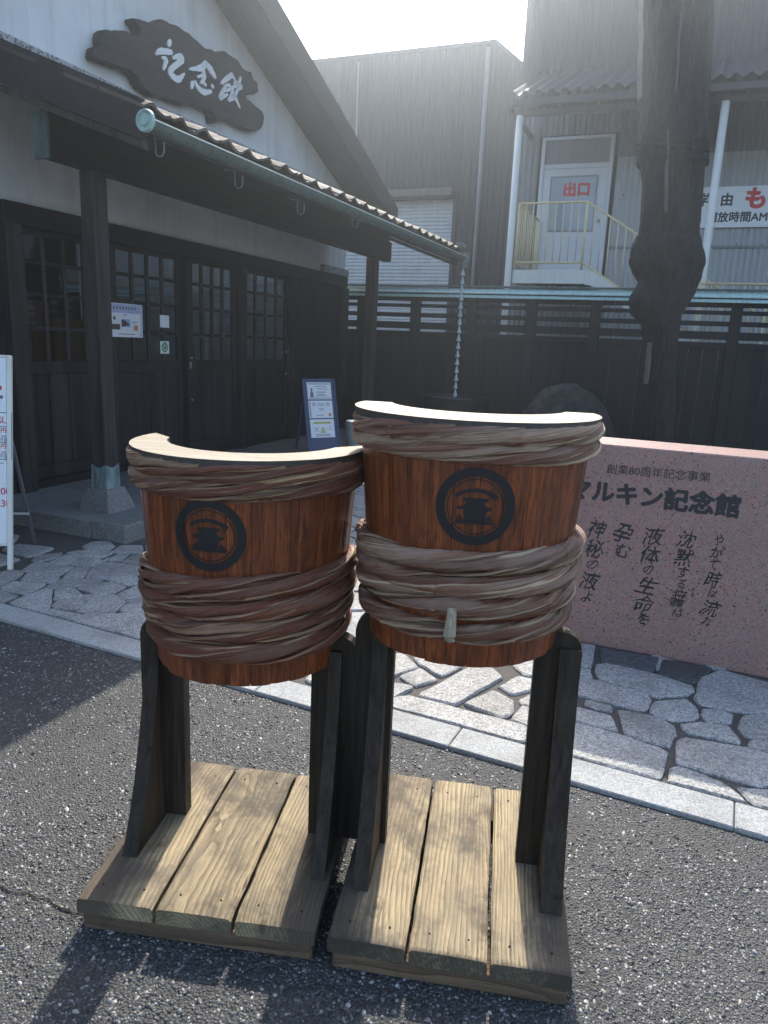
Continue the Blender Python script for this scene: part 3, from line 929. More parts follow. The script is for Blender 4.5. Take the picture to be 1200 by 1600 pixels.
# ================================================================== THE TWO TUB PHOTO STANDS
def tub_stand(label, ang, xc, yc, base, legs, zrim, Rrim, zbot, Rbot, Rtop, bands, monz, monR, bung, seed, bmat='bamboo', emb=0.0, hin=0.125):
    rr = random.Random(seed)
    F = Frame(rad(ang))
    bx0, bx1, by0, by1 = base
    st = thing('tub_photo_stand', label, 'photo stand', F, (bx0 + bx1) / 2, (by0 + by1) / 2)
    # planks on two battens
    for (b0, b1) in ((by0 + 0.004, by0 + 0.10), (by1 - 0.12, by1 - 0.02)):
        MB().box(bx0 + 0.012, bx1 - 0.006, b0, b1, -0.012, 0.036, 0.005).build('batten', 'batten_wood', st, 30)
    w = (bx1 - bx0) / 3
    for k in range(3):
        x0, x1 = bx0 + k * w + (0.0045 if k else 0), bx0 + (k + 1) * w - (0.0045 if k < 2 else 0)
        n = 16
        ringsP = []
        for i in range(n + 1):
            q = i / n
            y = by0 + (by1 - by0) * q + (rr.uniform(-.006, .004) if i == n else 0)
            e0, e1 = rr.uniform(-.0014, .0014), rr.uniform(-.0014, .0014)
            zt = 0.084 + rr.uniform(-.001, .001) - 0.003 * (1 if i in (0, n) else 0)
            zb = 0.0372
            b = 0.006 if 0 < i < n else 0.008
            yy_ = y
            ringsP.append([(x0 + e0, yy_, zb + .004), (x0 + .004, yy_, zb), (x1 - .004, yy_, zb), (x1 + e1, yy_, zb + .004), (x1 + e1, yy_, zt - b), (x1 - b * .9 + e1, yy_, zt - b * .2), (x1 - w * .3, yy_, zt), (x0 + w * .3, yy_, zt), (x0 + b * .9 + e0, yy_, zt - b * .2), (x0 + e0, yy_, zt - b)])
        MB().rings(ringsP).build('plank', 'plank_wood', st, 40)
        for yy_ in (by0 + 0.055, by1 - 0.07):
            for xx_ in (x0 + 0.045, x1 - 0.045):
                piece('nail', ('nail',), lambda: MB().lathe([(0.0028, -0.003), (0.0028, 0.0), (0.0002, 0.0002)], 0, 0, 8, True), 'nail_iron', st, (xx_, yy_, 0.0852))
    # legs: a wide back board with a rounded outer shoulder and a tapered rib in front of it
    for s, (xo, xi, xr0, xr1, yf, yb, ztop) in zip((-1, 1), legs):
        shoulder = [(xo - s * 0.0, 0.085), (xi, 0.085), (xi, ztop + 0.02), (xo - s * 0.05, ztop + 0.02)]
        arc = [(xo - s * 0.05 + s * 0.05 * math.sin(a), ztop - 0.03 + 0.05 * math.cos(a)) for a in (0.3, 0.7, 1.1, 1.57)]
        lg = MB().prism(shoulder + arc, 'y', yb, yb + 0.042).build('leg', 'leg_wood', st)
        d_, zt_ = yb - yf, ztop - .02
        rib = [(yf, 0.085), (yb - 0.0005, 0.085), (yb - 0.0005, zt_)] + [(yf + q * d_, 0.085 + k_ * (zt_ - 0.085)) for k_, q in ((1.0, .90), (.93, .87), (.83, .83), (.64, .72), (.47, .58), (.31, .43), (.16, .24), (.05, .08))]
        m = MB()
        m.prism(rib, 'x', xr0, xr1)
        m.build('rib', 'leg_wood', lg)
    # the half tub
    def Rz(z): return Rbot + (z - zbot) / (zrim - zbot) * (Rtop - Rbot)
    A = rad(101)
    tub = MB()
    prof = []
    nA = 40
    poly = [(xc + (Rz(zbot + .02) - .012) * math.sin(-A + 2 * A * i / nA), yc - (Rz(zbot + .02) - .012) * math.cos(-A + 2 * A * i / nA)) for i in range(nA + 1)]
    bd = MB().prism(poly, 'z', zbot + 0.012, zbot + 0.03).build('tub_bottom', 'stave_wood', st)
    ns = 17
    da = 2 * A / ns
    for k in range(ns):
        a0, a1 = -A + k * da, -A + (k + 1) * da
        g = 0.0006
        rings_ = []
        zs = [zbot + rr.uniform(-.003, .003)] + [zbot + (zrim - .03 - zbot) * q / 6 for q in range(1, 7)]
        for z in zs:
            r = Rz(z) + rr.uniform(-.0006, .0006)
            gg = g / r
            ring = []
            for q in range(5):
                a = a0 + gg + (a1 - a0 - 2 * gg) * q / 4
                rv = r - (0.0018 if q in (0, 4) else 0)
                ring.append((xc + rv * math.sin(a), yc - rv * math.cos(a), z))
            for q in range(4, -1, -1):
                a = a0 - gg * .2 + (a1 - a0 + .4 * gg) * q / 4
                ring.append((xc + (r - .02) * math.sin(a), yc - (r - .02) * math.cos(a), z))
            rings_.append(ring)
        MB().rings(rings_).build('stave', 'stave_wood', st, 30)
    # painted mark: ring, thin ring, roof stroke and vase on its base, bent onto the staves
    CXM, CYM, UM = 608.0, 555.0, 430.0
    def ann(r0, r1, n=72):
        mb = MB()
        mb.v = [(r * math.cos(2 * math.pi * i / n), r * math.sin(2 * math.pi * i / n)) for r in (r0, r1) for i in range(n)]
        mb.f = [(i, (i + 1) % n, n + (i + 1) % n, n + i) for i in range(n)]
        return mb.v, mb.f
    shapes = [ann(0.765, 1.0), ann(0.685, 0.715)]
    top = [(375, 430), (450, 385), (530, 360), (610, 353), (700, 362), (780, 392), (850, 440)]
    bot = [(812, 482), (765, 440), (690, 408), (610, 393), (535, 400), (465, 425), (398, 465)]
    pl = [top + bot,
          [(475, 462), (742, 457), (742, 492), (705, 500), (698, 522), (735, 557), (785, 560), (782, 592), (735, 600), (722, 645), (712, 706), (495, 706), (488, 650), (484, 600), (490, 582), (412, 590), (412, 552), (486, 552), (510, 500), (476, 492)],
          [(440, 640), (487, 704), (402, 704)], [(752, 640), (806, 704), (715, 704)],
          [(395, 710), (815, 710), (815, 748), (400, 748)]]
    em = MB()
    def bend(vs2, fs):
        bm = bmesh.new()
        V = [bm.verts.new((a, b, 0)) for a, b in vs2]
        for f in fs: bm.faces.new([V[i] for i in f])
        for k in range(-19, 20):
            bmesh.ops.bisect_plane(bm, geom=bm.verts[:] + bm.edges[:] + bm.faces[:], plane_co=(k / 20, 0, 0), plane_no=(1, 0, 0))
        bm.verts.index_update()
        out = []
        for q in bm.verts:
            z = monz + q.co.y * monR
            r = Rz(z) + 0.0012
            a = (q.co.x * monR + emb) / r
            out.append((xc + r * math.sin(a), yc - r * math.cos(a), z))
        em.add(out, [tuple(q.index for q in f.verts) for f in bm.faces])
        bm.free()
    for vs2, fs in shapes: bend(vs2, fs)
    for P in pl: bend([((a - CXM) / UM, (CYM - b) / UM) for a, b in P], [tuple(range(len(P)))])
    em.build('painted_emblem', 'black_paint', st, fix=False)
    # rim: a crescent of pale board
    rf = Rrim
    oa = [(xc + rf * math.sin(a), yc - rf * math.cos(a)) for a in [rad(-104 + 208 * i / 48) for i in range(49)]]
    Ri = rf * 0.755
    yi = yc + hin
    aE = min(math.acos(max(-1, min(1, (yi - oa[-1][1]) / Ri))), rad(80))
    ia = [(xc + Ri * math.sin(a), yi - Ri * math.cos(a)) for a in [aE - 2 * aE * i / 48 for i in range(49)]]
    cres = oa + ia
    n = len(cres)
    strip = MB()
    nO, nI = len(oa), len(ia)
    tri = [(i, i + 1, n - 2 - i, n - 1 - i) for i in range(nO - 1)]      # quads between the outer and the inner arc
    rim = MB().add([(a, b, zrim) for a, b in cres], tri).build('rim_board', 'rim_wood', st)
    low = MB()
    low.add([(a, b, zrim - 0.001) for a, b in cres] + [(a, b, zrim - 0.02) for a, b in cres], [(i, (i + 1) % n, n + (i + 1) % n, n + i) for i in range(n)] + [tuple(n + q for q in reversed(f)) for f in tri])
    low.build('rim_edge', 'rim_edge', rim, 40)
    # twisted bamboo hoops
    for (z0, hh, tt, twist, K, slope) in bands:
        hp = None
        zc_r = Rz(z0) + 0.006
        hp = MB()
        core = []
        for i in range(49):
            a = -A * 1.0 + 2 * A * i / 48
            zz = z0 + slope * math.sin(a)
            rc = Rz(zz)
            core.append([(xc + (rc + dr) * math.sin(a), yc - (rc + dr) * math.cos(a), zz + dz) for dr, dz in ((-.004, -hh * .8), (tt * .62, -hh * .7), (tt * .62, hh * .7), (-.004, hh * .8))])
        hoop = hp.rings(core).build('bamboo_hoop', bmat, st, fix=True)
        uvl = hoop.data.uv_layers.new(name='UVMap')
        vi = np.zeros(len(hoop.data.loops), np.int32); hoop.data.loops.foreach_get('vertex_index', vi)
        uvl.data.foreach_set('uv', np.stack([(vi // 4) / 48 * 2 * A * .3, np.array([0, .035, .085, .12])[vi % 4]], 1).ravel())
        ph0 = rr.uniform(0, 6)
        for k in range(K):
            ph = ph0 + 2 * math.pi * k / K + rr.uniform(-.25, .25)
            tw = twist * rr.uniform(.82, 1.18)
            wd = 2 * math.pi * math.sqrt((hh * hh + tt * tt) / 2) / K * rr.uniform(.44, .68)
            lift = rr.uniform(-.003, .0035)
            N = 150
            nod = rr.uniform(-1, 1) * A
            gl1, gl2, gl3 = rr.uniform(0, 6), rr.uniform(0, 6), rr.uniform(0, 6)
            m = 14
            crease = [rr.uniform(-.0016, .0012) for _ in range(m)]
            vs, uvs = [], []
            for i in range(N + 1):
                a = -A + 2 * A * i / N
                ps = ph + tw * a + 0.16 * math.sin(a * 2.6 + gl1) + .04 * math.sin(a * 11 + gl3)
                zz0 = z0 + slope * math.sin(a)
                wv = wd * (1 + 0.22 * math.sin(a * 3 + gl2) + 0.08 * math.sin(a * 13 + gl1))
                nodb = 0.003 * math.exp(-((a - nod) / 0.012) ** 2) + 0.003 * math.exp(-((a - nod - 1.35) / 0.012) ** 2) + 0.003 * math.exp(-((a - nod + 1.2) / 0.012) ** 2)
                for j in range(m):
                    th = 2 * math.pi * (j + .5) / m
                    sn = math.sin(th)
                    du = math.copysign(abs(math.cos(th)) ** .55, math.cos(th)) * wv
                    dv = math.copysign(abs(sn) ** .3, sn) * 0.0052 + lift + (nodb + crease[j] * (1 + .5 * math.sin(a * 5 + j * 2.1 + gl3)) + .0008 * math.sin(a * 31 + j * 1.7) if sn > .05 else 0)
                    # a flat slat lying against the bundle: straight across, not bent round it
                    cr, cz = math.cos(ps), math.sin(ps)
                    nl_ = math.hypot(cr / tt, cz / hh)
                    nr, nz = cr / tt / nl_, cz / hh / nl_
                    bend = -(du * du) / (2.6 * hh)
                    dr = tt * cr + (dv + bend) * nr - du * nz
                    dz = hh * cz + (dv + bend) * nz + du * nr
                    r = Rz(zz0 + dz) + 0.006 + dr
                    vs.append((xc + r * math.sin(a), yc - r * math.cos(a), zz0 + dz))
            mb = MB()
            mb.rings([vs[i * m:(i + 1) * m] for i in range(N + 1)])
            o = mb.build('bamboo_strip', bmat, hoop, 30, fix=True)
            me = o.data
            uvl = me.uv_layers.new(name='UVMap')
            vi = np.zeros(len(me.loops), np.int32); me.loops.foreach_get('vertex_index', vi)
            U = (vi // m) / N * 2 * A * Rz(z0)
            Vv = np.abs(((vi % m) / m) * 2 - 1) * 0.12
            uvl.data.foreach_set('uv', np.stack([U, Vv], 1).ravel())
    if bung:
        bxx, bz = bung
        yb_ = yc - Rz(bz) - 0.028
        mb = MB().tube([(bxx, yb_ + .004, bz + .040), (bxx - .001, yb_ - .006, bz + .012), (bxx - .002, yb_ - .010, bz - .022), (bxx - .002, yb_ - .010, bz - .034)], [.011, .0125, .0155, .0145], 12)
        mb.build('wooden_bung', 'bung_wood', st, 40)
    return st

tub_stand('taller red brown half tub stand with a wooden bung, right of the pair', -8.5, -0.058, 1.90, (-0.316, 0.270, 1.488, 2.21),
          [(-0.34, -0.232, -0.288, -0.246, 1.65, 1.85, 0.765), (0.262, 0.142, 0.203, 0.258, 1.67, 1.85, 0.765)],
          1.344, 0.309, 0.752, 0.250, 0.294,
          [(1.311, 0.0185, 0.014, 2.1, 5, .003), (1.271, 0.0185, 0.015, 2.4, 5, -.002), (1.016, 0.0215, 0.017, 2.2, 4, .010), (0.962, 0.0225, 0.018, 2.0, 4, .004), (0.908, 0.0215, 0.017, 2.4, 4, -.003), (0.842, 0.020, 0.014, 2.2, 4, .003)],
          1.150, 0.091, (-0.072, 0.868), 3, 'bamboo_grey', 0.022)
tub_stand('shorter half tub stand with no bung, left of the pair', -7.0, -0.604, 1.91, (-0.934, -0.312, 1.504, 2.155),
          [(-0.917, -0.79, -0.892, -0.85, 1.668, 1.87, 0.690), (-0.285, -0.412, -0.36, -0.324, 1.675, 1.86, 0.690)],
          1.222, 0.310, 0.632, 0.252, 0.296,
          [(1.188, 0.0195, 0.014, 2.0, 5, -.003), (1.147, 0.0185, 0.014, 2.3, 5, .003), (0.900, 0.0225, 0.017, 2.2, 4, .014), (0.845, 0.0225, 0.018, 1.9, 4, .008), (0.789, 0.022, 0.017, 2.3, 4, .003), (0.730, 0.022, 0.015, 2.0, 4, .003)],
          1.033, 0.091, None, 11, 'bamboo', -0.014, 0.045)

# ================================================================== THE HALL ON THE LEFT
YW = 5.15
hall = thing('plaster_hall', 'white plastered hall with dark lattice doors and a gabled roof', 'hall', FB, 6.0, YW)
def roofz(u): return 4.815 - 0.392 * (u - 7.71) if u > 4.3 else 4.815 - 0.392 * (4.3 - 7.71) - 0.392 * (4.3 - u)
gable = [(-2.4, 2.46), (10.8, 2.46), (10.8, roofz(10.8) + .05), (4.3, roofz(4.3) + .05), (-2.4, roofz(-2.4) + .05)]
MB().prism(gable, 'y', YW, YW + 0.14).build('gable_wall', 'plaster', hall)
MB().box(10.66, 10.798, YW + 0.141, 10.5, 0.0, roofz(10.7) + .05).build('side_wall', 'plaster', hall)
MB().box(-2.4, -2.26, YW + 0.141, 10.5, 0.0, roofz(-2.3) + .05).build('side_wall', 'plaster', hall)
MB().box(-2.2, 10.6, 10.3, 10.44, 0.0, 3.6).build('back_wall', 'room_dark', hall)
for sgn in (1, -1):
    pts = [(4.3, roofz(4.3)), (11.45, roofz(11.45)), (11.45, roofz(11.45) + .19), (4.3, roofz(4.3) + .19)]
    if sgn < 0: pts = [(8.6 - a, b) for a, b in pts]
    rf = MB().prism(pts, 'y', 4.63, 10.7).build('roof', 'hall_beam', hall)
    bb = [(4.3, roofz(4.3) - .10), (11.47, roofz(11.47) - .10), (11.47, roofz(11.47) + .215), (4.3, roofz(4.3) + .215)]
    if sgn < 0: bb = [(8.6 - a, b) for a, b in bb]
    MB().prism(bb, 'y', 4.585, 4.628).build('barge_board', 'hall_beam', rf)
# timber frame of the front
MB().box(4.5, 10.8, YW - 0.05, YW + 0.12, 2.292, 2.457, 0.005).build('lintel', 'hall_beam', hall)
MB().box(4.62, 9.1, YW - 0.01, YW + 0.10, 0.10, 0.19, 0.004).build('door_sill', 'hall_beam', hall)
for (a, b) in ((4.49, 4.65), (6.75, 6.845), (7.80, 7.915), (9.06, 9.20), (10.64, 10.805)):
    MB().box(a, b, YW - 0.075, YW + 0.09, 0.10, 2.29, 0.006).build('post', 'pillar_wood' if a < 4.6 else 'hall_wood', hall)
for k in range(9):
    a = 9.202 + k * 0.16
    board('wall_board', hall, 'charred_board', a, a + 0.155, YW - .012 + R.uniform(-.004, .004), YW + .02, 0.10, 2.29, 0.004)
for k in range(12):
    a = 4.485 - (k + 1) * 0.2
    board('wall_board', hall, 'hall_wood', a, a + 0.195, YW - .012 + R.uniform(-.004, .004), YW + .02, 0.10, 2.455, 0.004)
MB().box(9.95, 10.81, YW - 0.055, YW - .002, 2.458, 2.56, 0.004).build('drip_strip', 'mesh_strip', hall)
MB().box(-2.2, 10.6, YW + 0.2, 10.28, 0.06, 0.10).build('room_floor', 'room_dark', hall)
# door leaves
rows = [2.28, 2.03, 1.77, 1.49, 1.22]
def leaf(u0, u1, dy, cols_, handle=None):
    y0 = YW + dy
    st = 0.07
    d = MB()
    d.box(u0, u0 + st, y0, y0 + .04, 0.192, 2.288, .003)
    d.box(u1 - st, u1, y0, y0 + .04, 0.192, 2.288, .003)
    for (za, zb) in ((2.245, 2.288), (1.10, 1.215), (0.192, 0.31)):
        d.box(u0 + st + .0005, u1 - st - .0005, y0 + .001, y0 + .039, za, zb, .003)
    dr = d.build('door', 'hall_wood', hall)
    w = (u1 - u0 - 2 * st) / cols_
    for k in range(1, cols_):
        x = u0 + st + k * w
        MB().box(x - .016, x + .016, y0 + .003, y0 + .036, 1.216, 2.244, .003).build('muntin', 'pillar_wood', dr)
    for z in rows[1:4]:
        MB().box(u0 + st + .001, u1 - st - .001, y0 + .006, y0 + .034, z - .016, z + .016, .003).build('glazing_bar', 'hall_wood', dr)
    for i in range(4):
        for k in range(cols_):
            x = u0 + st + k * w
            tw_ = R.uniform(-.0022, .0022)
            tz_ = R.uniform(-.0015, .0015)
            mb = MB()
            xa, xb, za, zb = x + .010, x + w - .010, rows[i + 1] - (.004 if i == 3 else -.008), rows[i] - (.035 if i == 0 else .008)
            mb.add([(xa, y0 + .02 + tw_ + tz_, za), (xb, y0 + .02 - tw_ + tz_, za), (xb, y0 + .02 - tw_ - tz_, zb), (xa, y0 + .02 + tw_ - tz_, zb)], [(0, 1, 2, 3)])
            mb.build('glass_pane', 'window_glass', dr, fix=False)
    nb = 4
    bw = (u1 - u0 - 2 * st) / nb
    for k in range(nb):
        x = u0 + st + k * bw
        MB().box(x + .003, x + bw - .003, y0 + .012 + R.uniform(-.003, .003), y0 + .03, 0.311, 1.099, .004).build('door_board', 'hall_wood', dr)
    for k in range(1, nb):
        x = u0 + st + k * bw
        MB().box(x - .014, x + .014, y0 + .002, y0 + .0115, 0.312, 1.098, .003).build('batten', 'hall_wood', dr)
    if handle:
        MB().box(handle - .02, handle + .02, y0 - .05, y0 - .025, 0.95, 1.40, .004).build('handle', 'pillar_wood', dr)
        MB().box(handle - .012, handle + .012, y0 - .0255, y0 - .0005, 1.30, 1.325).box(handle - .012, handle + .012, y0 - .0255, y0 - .0005, 1.01, 1.035).build('handle_bracket', 'bright_steel', dr)
    return dr
leaf(4.66, 5.72, 0.045, 4, 4.71)
leaf(5.70, 6.745, 0.0, 4)
leaf(6.85, 7.795, 0.0, 4, 6.90)
leaf(7.92, 9.055, 0.0, 4, 9.0)
MB().box(6.775, 6.80, YW - .079, YW - .0755, 1.13, 1.20).build('lock_plate', 'bright_steel', hall)
MB().box(6.785, 6.80, YW - .095, YW - .0755, 1.235, 1.255, .003).build('latch', 'bright_steel', hall)
MB().box(6.785, 6.80, YW - .095, YW - .0755, 0.78, 0.80, .003).build('latch', 'bright_steel', hall)
# brown boards standing inside behind the glass
for k, (a, b, y, h) in enumerate(((4.85, 5.75, 5.95, 1.75), (5.95, 6.6, 6.25, 1.6))):
    t_ = thing('display_panel', ('wide' if k == 0 else 'narrow') + ' brown panel standing indoors behind the glass of the ' + ('leftmost door' if k == 0 else 'door with the poster'), 'panel', FB, a, y)
    MB().box(a, b, y, y + .03, 0.101, h, .003).build('panel_face', 'brown_board', t_)
    MB().box(a, a + .04, y - .004, y + .034, 0.1, h + .02, .003).box(b - .04, b, y - .004, y + .034, 0.1, h + .02, .003).build('panel_frame', 'hall_wood', t_)
# plinth of big stone slabs
pl = thing('entrance_plinth', 'low grey stone step in front of the hall doors', 'stone step', FB, 6, 4.4)
x = 4.07
while x < 11.0:
    L = R.uniform(1.0, 1.5)
    x1 = min(x + L, 11.0)
    MB().box(x + .002, x1 - .002, 3.64, 3.96, -0.03, 0.128, .006).build('edge_stone', 'plinth_stone', pl)
    x = x1
y = 3.964
for (ya, yb) in ((3.964, 4.55), (4.554, 5.14)):
    x = 4.07
    while x < 11.0:
        x1 = min(x + R.uniform(.75, 1.1), 11.0)
        MB().box(x + .002, x1 - .002, ya, yb, -0.03, 0.123, .004).build('floor_slab', 'plinth_stone', pl)
        x = x1
# papers on the doors
def flat(mb, x0, x1, z0, z1, y): return mb.add([(x0, y, z0), (x1, y, z0), (x1, y, z1), (x0, y, z1)], [(0, 1, 2, 3)])
def disc(mb, cx, cz, r, y, n=20, r0=0):
    if r0 <= 0:
        return mb.add([(cx + r * math.cos(2 * math.pi * i / n), y, cz + r * math.sin(2 * math.pi * i / n)) for i in range(n)], [tuple(range(n))])
    vs = [(cx + q * math.cos(2 * math.pi * i / n), y, cz + q * math.sin(2 * math.pi * i / n)) for q in (r0, r) for i in range(n)]
    return mb.add(vs, [(i, (i + 1) % n, n + (i + 1) % n, n + i) for i in range(n)])
yp = YW - 0.012
po = thing('poster', 'lilac and white poster with small pictures pasted on the lattice door', 'poster', FB, 5.85, yp, 1.6)
MB().box(5.60, 6.10, yp - .004, yp, 1.44, 1.755).build('sheet', 'paper', po)
y1 = yp - .0052
flat(MB(), 5.61, 6.09, 1.665, 1.748, y1).build('header_band', 'lilac_print', po)
MB().add([(6.05, y1, 1.45), (6.09, y1, 1.45), (6.09, y1, 1.665), (6.075, y1, 1.665), (6.07, y1, 1.5)], [(0, 1, 2, 3, 4)]).build('side_swoosh', 'lilac_print', po)
flat(flat(MB(), 5.67, 5.78, 1.51, 1.56, y1), 5.69, 5.72, 1.60, 1.63, y1).build('picture', 'brown_print', po)
flat(MB(), 5.80, 5.92, 1.535, 1.61, y1).build('picture', 'sky_print', po)
MB().add([(5.80, y1 - .001, 1.535), (5.92, y1 - .001, 1.56), (5.83, y1 - .001, 1.605), (5.80, y1 - .001, 1.60)], [(0, 1, 2, 3)]).build('picture', 'brown_print', po)
flat(MB(), 5.97, 6.03, 1.505, 1.555, y1).build('picture', 'orange_print', po)
mb = MB()
for k in range(9):
    flat(mb, 5.65 + k * .042, 5.65 + k * .042 + .024, 1.70, 1.726, y1 - .001)
for zz, a, b in ((1.645, 5.82, 5.88), (1.465, 5.75, 5.98), (1.575, 5.62, 5.66), (1.58, 5.94, 6.02)):
    flat(mb, a, b, zz, zz + .007, y1 - .001)
mb.build('print', 'grey_ink', po)['kind'] = 'stuff'
n1 = thing('notice', 'plain white notice on the door right of the poster', 'notice', FB, 6.44, yp, 1.6)
MB().box(6.37, 6.515, yp - .003, yp, 1.55, 1.675).build('sheet', 'paper', n1)
flat(MB(), 6.40, 6.48, 1.57, 1.60, yp - .0042).build('print', 'white_panel', n1)
n2 = thing('notice', 'white notice with a round green emblem on the door below the plain one', 'notice', FB, 6.44, yp, 1.35)
MB().box(6.365, 6.505, yp - .003, yp, 1.285, 1.412).build('sheet', 'paper', n2)
disc(MB(), 6.435, 1.35, .052, yp - .0042).build('emblem', 'leaf_green_print', n2)
disc(MB(), 6.435, 1.345, .03, yp - .0052, 18, .023).build('emblem_ring', 'paper', n2)

# ---- carved board over the entrance
S7 = lambda L: [FB.on_y(140 + a / 4, 20 + b / 4, 5.02) for a, b in L]
out = [(40,215),(80,203),(80,140),(95,105),(130,110),(170,106),(210,108),(250,127),(290,150),(318,130),(316,100),(292,66),(278,32),(330,44),(385,70),(405,72),(430,46),(455,38),(500,65),(560,85),(620,125),(655,160),(690,190),(740,230),(760,225),(800,248),(820,250),(850,238),(890,270),(935,300),(960,345),(985,362),(1015,370),(1030,420),(1055,440),(1062,490),(1035,510),(978,508),(985,540),(1040,585),(1085,620),(1097,660),(1085,715),(1050,740),(1000,735),(950,705),(905,682),(870,665),(830,675),(790,690),(782,640),(755,605),(700,585),(640,575),(600,580),(540,550),(450,525),(380,505),(335,470),(310,430),(295,395),(240,350),(150,320),(80,295),(40,285),(34,250)]
sb = thing('carved_signboard', 'dark driftwood-shaped signboard with white brushed characters on the gable', 'signboard', FB, 6.8, 5.05, 4.0)
po_ = S7(out)
fine = []
for i in range(len(po_)):
    a, b = po_[i], po_[(i + 1) % len(po_)]
    fine += [a, ((a[0] + b[0]) / 2 + R.uniform(-.008, .008), (a[1] + b[1]) / 2 + R.uniform(-.008, .008))]
n = len(fine)
c0 = (sum(q[0] for q in fine) / n, sum(q[1] for q in fine) / n)
def sh(P, k): return [(c0[0] + (q[0] - c0[0]) * k, c0[1] + (q[1] - c0[1]) * k) for q in P]
rg = [[(q[0], y, q[1]) for q in sh(fine, k)] for y, k in ((5.14, .985), (5.10, 1.0), (5.04, 1.0), (5.02, .985))]
MB().rings(rg).build('board', 'sign_wood', sb, 30)
k4 = abs(FB.on_y(140 + 100, 100, 5.02)[0] - FB.on_y(140, 100, 5.02)[0]) / 400
def stroke(mb, pts, wid): return ribbon(mb, S7(pts), [w * k4 * 0.98 for w in wid], 5.021, 0.014)
c1 = MB()
for P, W in (([(499,178),(491,197)], [20, 26]), ([(413,258),(440,240),(505,247)], [12, 28, 24]), ([(450,282),(473,296),(458,354)], [12, 28, 12]),
             ([(518,282),(560,272),(572,292),(545,320),(515,345),(500,372),(520,402),(552,416),(588,380)], [14, 26, 34, 26, 26, 32, 32, 30, 8])):
    stroke(c1, P, W)
c1.build('character', 'sign_letter', sb)
c2 = MB()
for P, W in (([(722,318),(690,345),(620,352)], [30, 30, 10]), ([(722,318),(752,355),(780,402)], [24, 38, 22]), ([(706,372),(712,374)], [20, 20]),
             ([(672,400),(715,392),(705,420),(690,440)], [10, 20, 22, 10]), ([(640,440),(634,466)], [24, 18]), ([(655,430),(675,470),(710,496),(755,492)], [14, 26, 30, 16]),
             ([(708,440),(722,452)], [16, 14]), ([(762,455),(768,465)], [16, 16])):
    stroke(c2, P, W)
c2.build('character', 'sign_letter', sb)
c3 = MB()
for P, W in (([(885,388),(850,415),(820,440)], [26, 26, 14]), ([(885,392),(900,412)], [18, 16]), ([(838,460),(868,452),(872,478),(835,490)], [12, 18, 18, 12]),
             ([(845,462),(822,505),(815,532),(858,510)], [18, 22, 24, 12]), ([(940,405),(928,440),(900,462)], [14, 22, 16]), ([(900,440),(945,462),(920,480)], [14, 22, 14]),
             ([(892,465),(885,510),(862,548)], [18, 20, 10]), ([(918,490),(895,530),(868,552)], [18, 22, 10]), ([(885,510),(910,540),(935,596)], [14, 24, 8]), ([(905,425),(912,440)], [14, 12])):
    stroke(c3, P, W)
c3.build('character', 'sign_letter', sb)

# ---- canopy over the doors
can = thing('entrance_canopy', 'lean-to tiled canopy on timber pillars over the hall doors', 'canopy', FB, 4.47, 4.15)
E0, E1 = 3.80, 10.28             # along the eave
YE, ZE, ZWALL = 3.20, 2.775, 3.52
slope = (ZWALL - ZE) / (YW - YE)
def cz(y): return ZE + slope * (y - YE)
MB().prism([(YE + .02, cz(YE + .02) - .035), (YW - .004, cz(YW) - .035), (YW - .004, cz(YW) - .01), (YE + .02, cz(YE + .02) - .01)], 'x', E0 + .03, E1 - .03).build('deck', 'hall_wood', can)
u = E0 + 0.12
while u < E1 - .1:
    def mk():
        return MB().prism([(YE + .10, cz(YE + .10) - .115), (YW - .004, cz(YW) - .115), (YW - .004, cz(YW) - .036), (YE + .10, cz(YE + .10) - .036)], 'x', -.03, .03)
    piece('rafter', ('rafter',), mk, 'hall_wood', can, (u, 0, 0))
    u += 0.43
MB().box(E0 + .03, E1 - .03, YE + .07, YE + .098, ZE - .10, ZE + .0, .003).build('fascia', 'hall_beam', can)
bm_ = MB().box(4.01, 10.07, 4.095, 4.205, 2.60, 2.86, .006).build('beam', 'hall_beam', can)
MB().box(3.985, 4.0095, 4.085, 4.215, 2.585, 2.875, .004).build('beam_end_cap', 'dark_copper', bm_)
MB().box(4.02, 10.06, 4.13, 4.165, 2.862, cz(4.13) - .117, .003).build('frieze_board', 'hall_beam', can)
for k, uu in enumerate((4.45, 9.55)):
    p = MB().box(uu - .068, uu + .068, 4.082, 4.218, 0.30, 2.60, .008).build('pillar', 'pillar_wood', can)
    prof = []
    sh_ = MB()
    n = 8
    top, bot = [], []
    for (dx, dy) in [(-1, -1), (0, -1), (1, -1), (1, 0), (1, 1), (0, 1), (-1, 1), (-1, 0)]:
        top.append((uu + dx * .072, 4.15 + dy * .072, .485 if dx * dy else .455)); bot.append((uu + dx * .075, 4.15 + dy * .075, .295))
    sh_.rings([bot, top], True, False).build('copper_shoe', 'pale_patina', p)
    MB().rings([[(uu + a * w, 4.15 + b * w, z) for a, b in ((-1, -1), (1, -1), (1, 1), (-1, 1))] for w, z in ((.152, .123), (.15, .135), (.098, .29), (.092, .296))]).build('stone_base', 'plinth_stone', p)
# verge boards at both ends
for k, uu in enumerate((E0, E1 - .04)):
    MB().prism([(YE - .03, cz(YE - .03) - .16), (YW - .004, cz(YW) - .22), (YW - .004, cz(YW) + .035), (YE - .03, cz(YE) + .02)], 'x', uu, uu + .04).build('barge_board', 'hall_beam', can)
    MB().prism([(YE + .0, cz(YE) - .21), (YW - .004, cz(YW) - .275), (YW - .004, cz(YW) - .222), (YE + .0, cz(YE) - .165)], 'x', uu + (.0 if k else .05), uu + (.0 if k else .05) + .05).build('barge_moulding', 'pillar_wood', can)
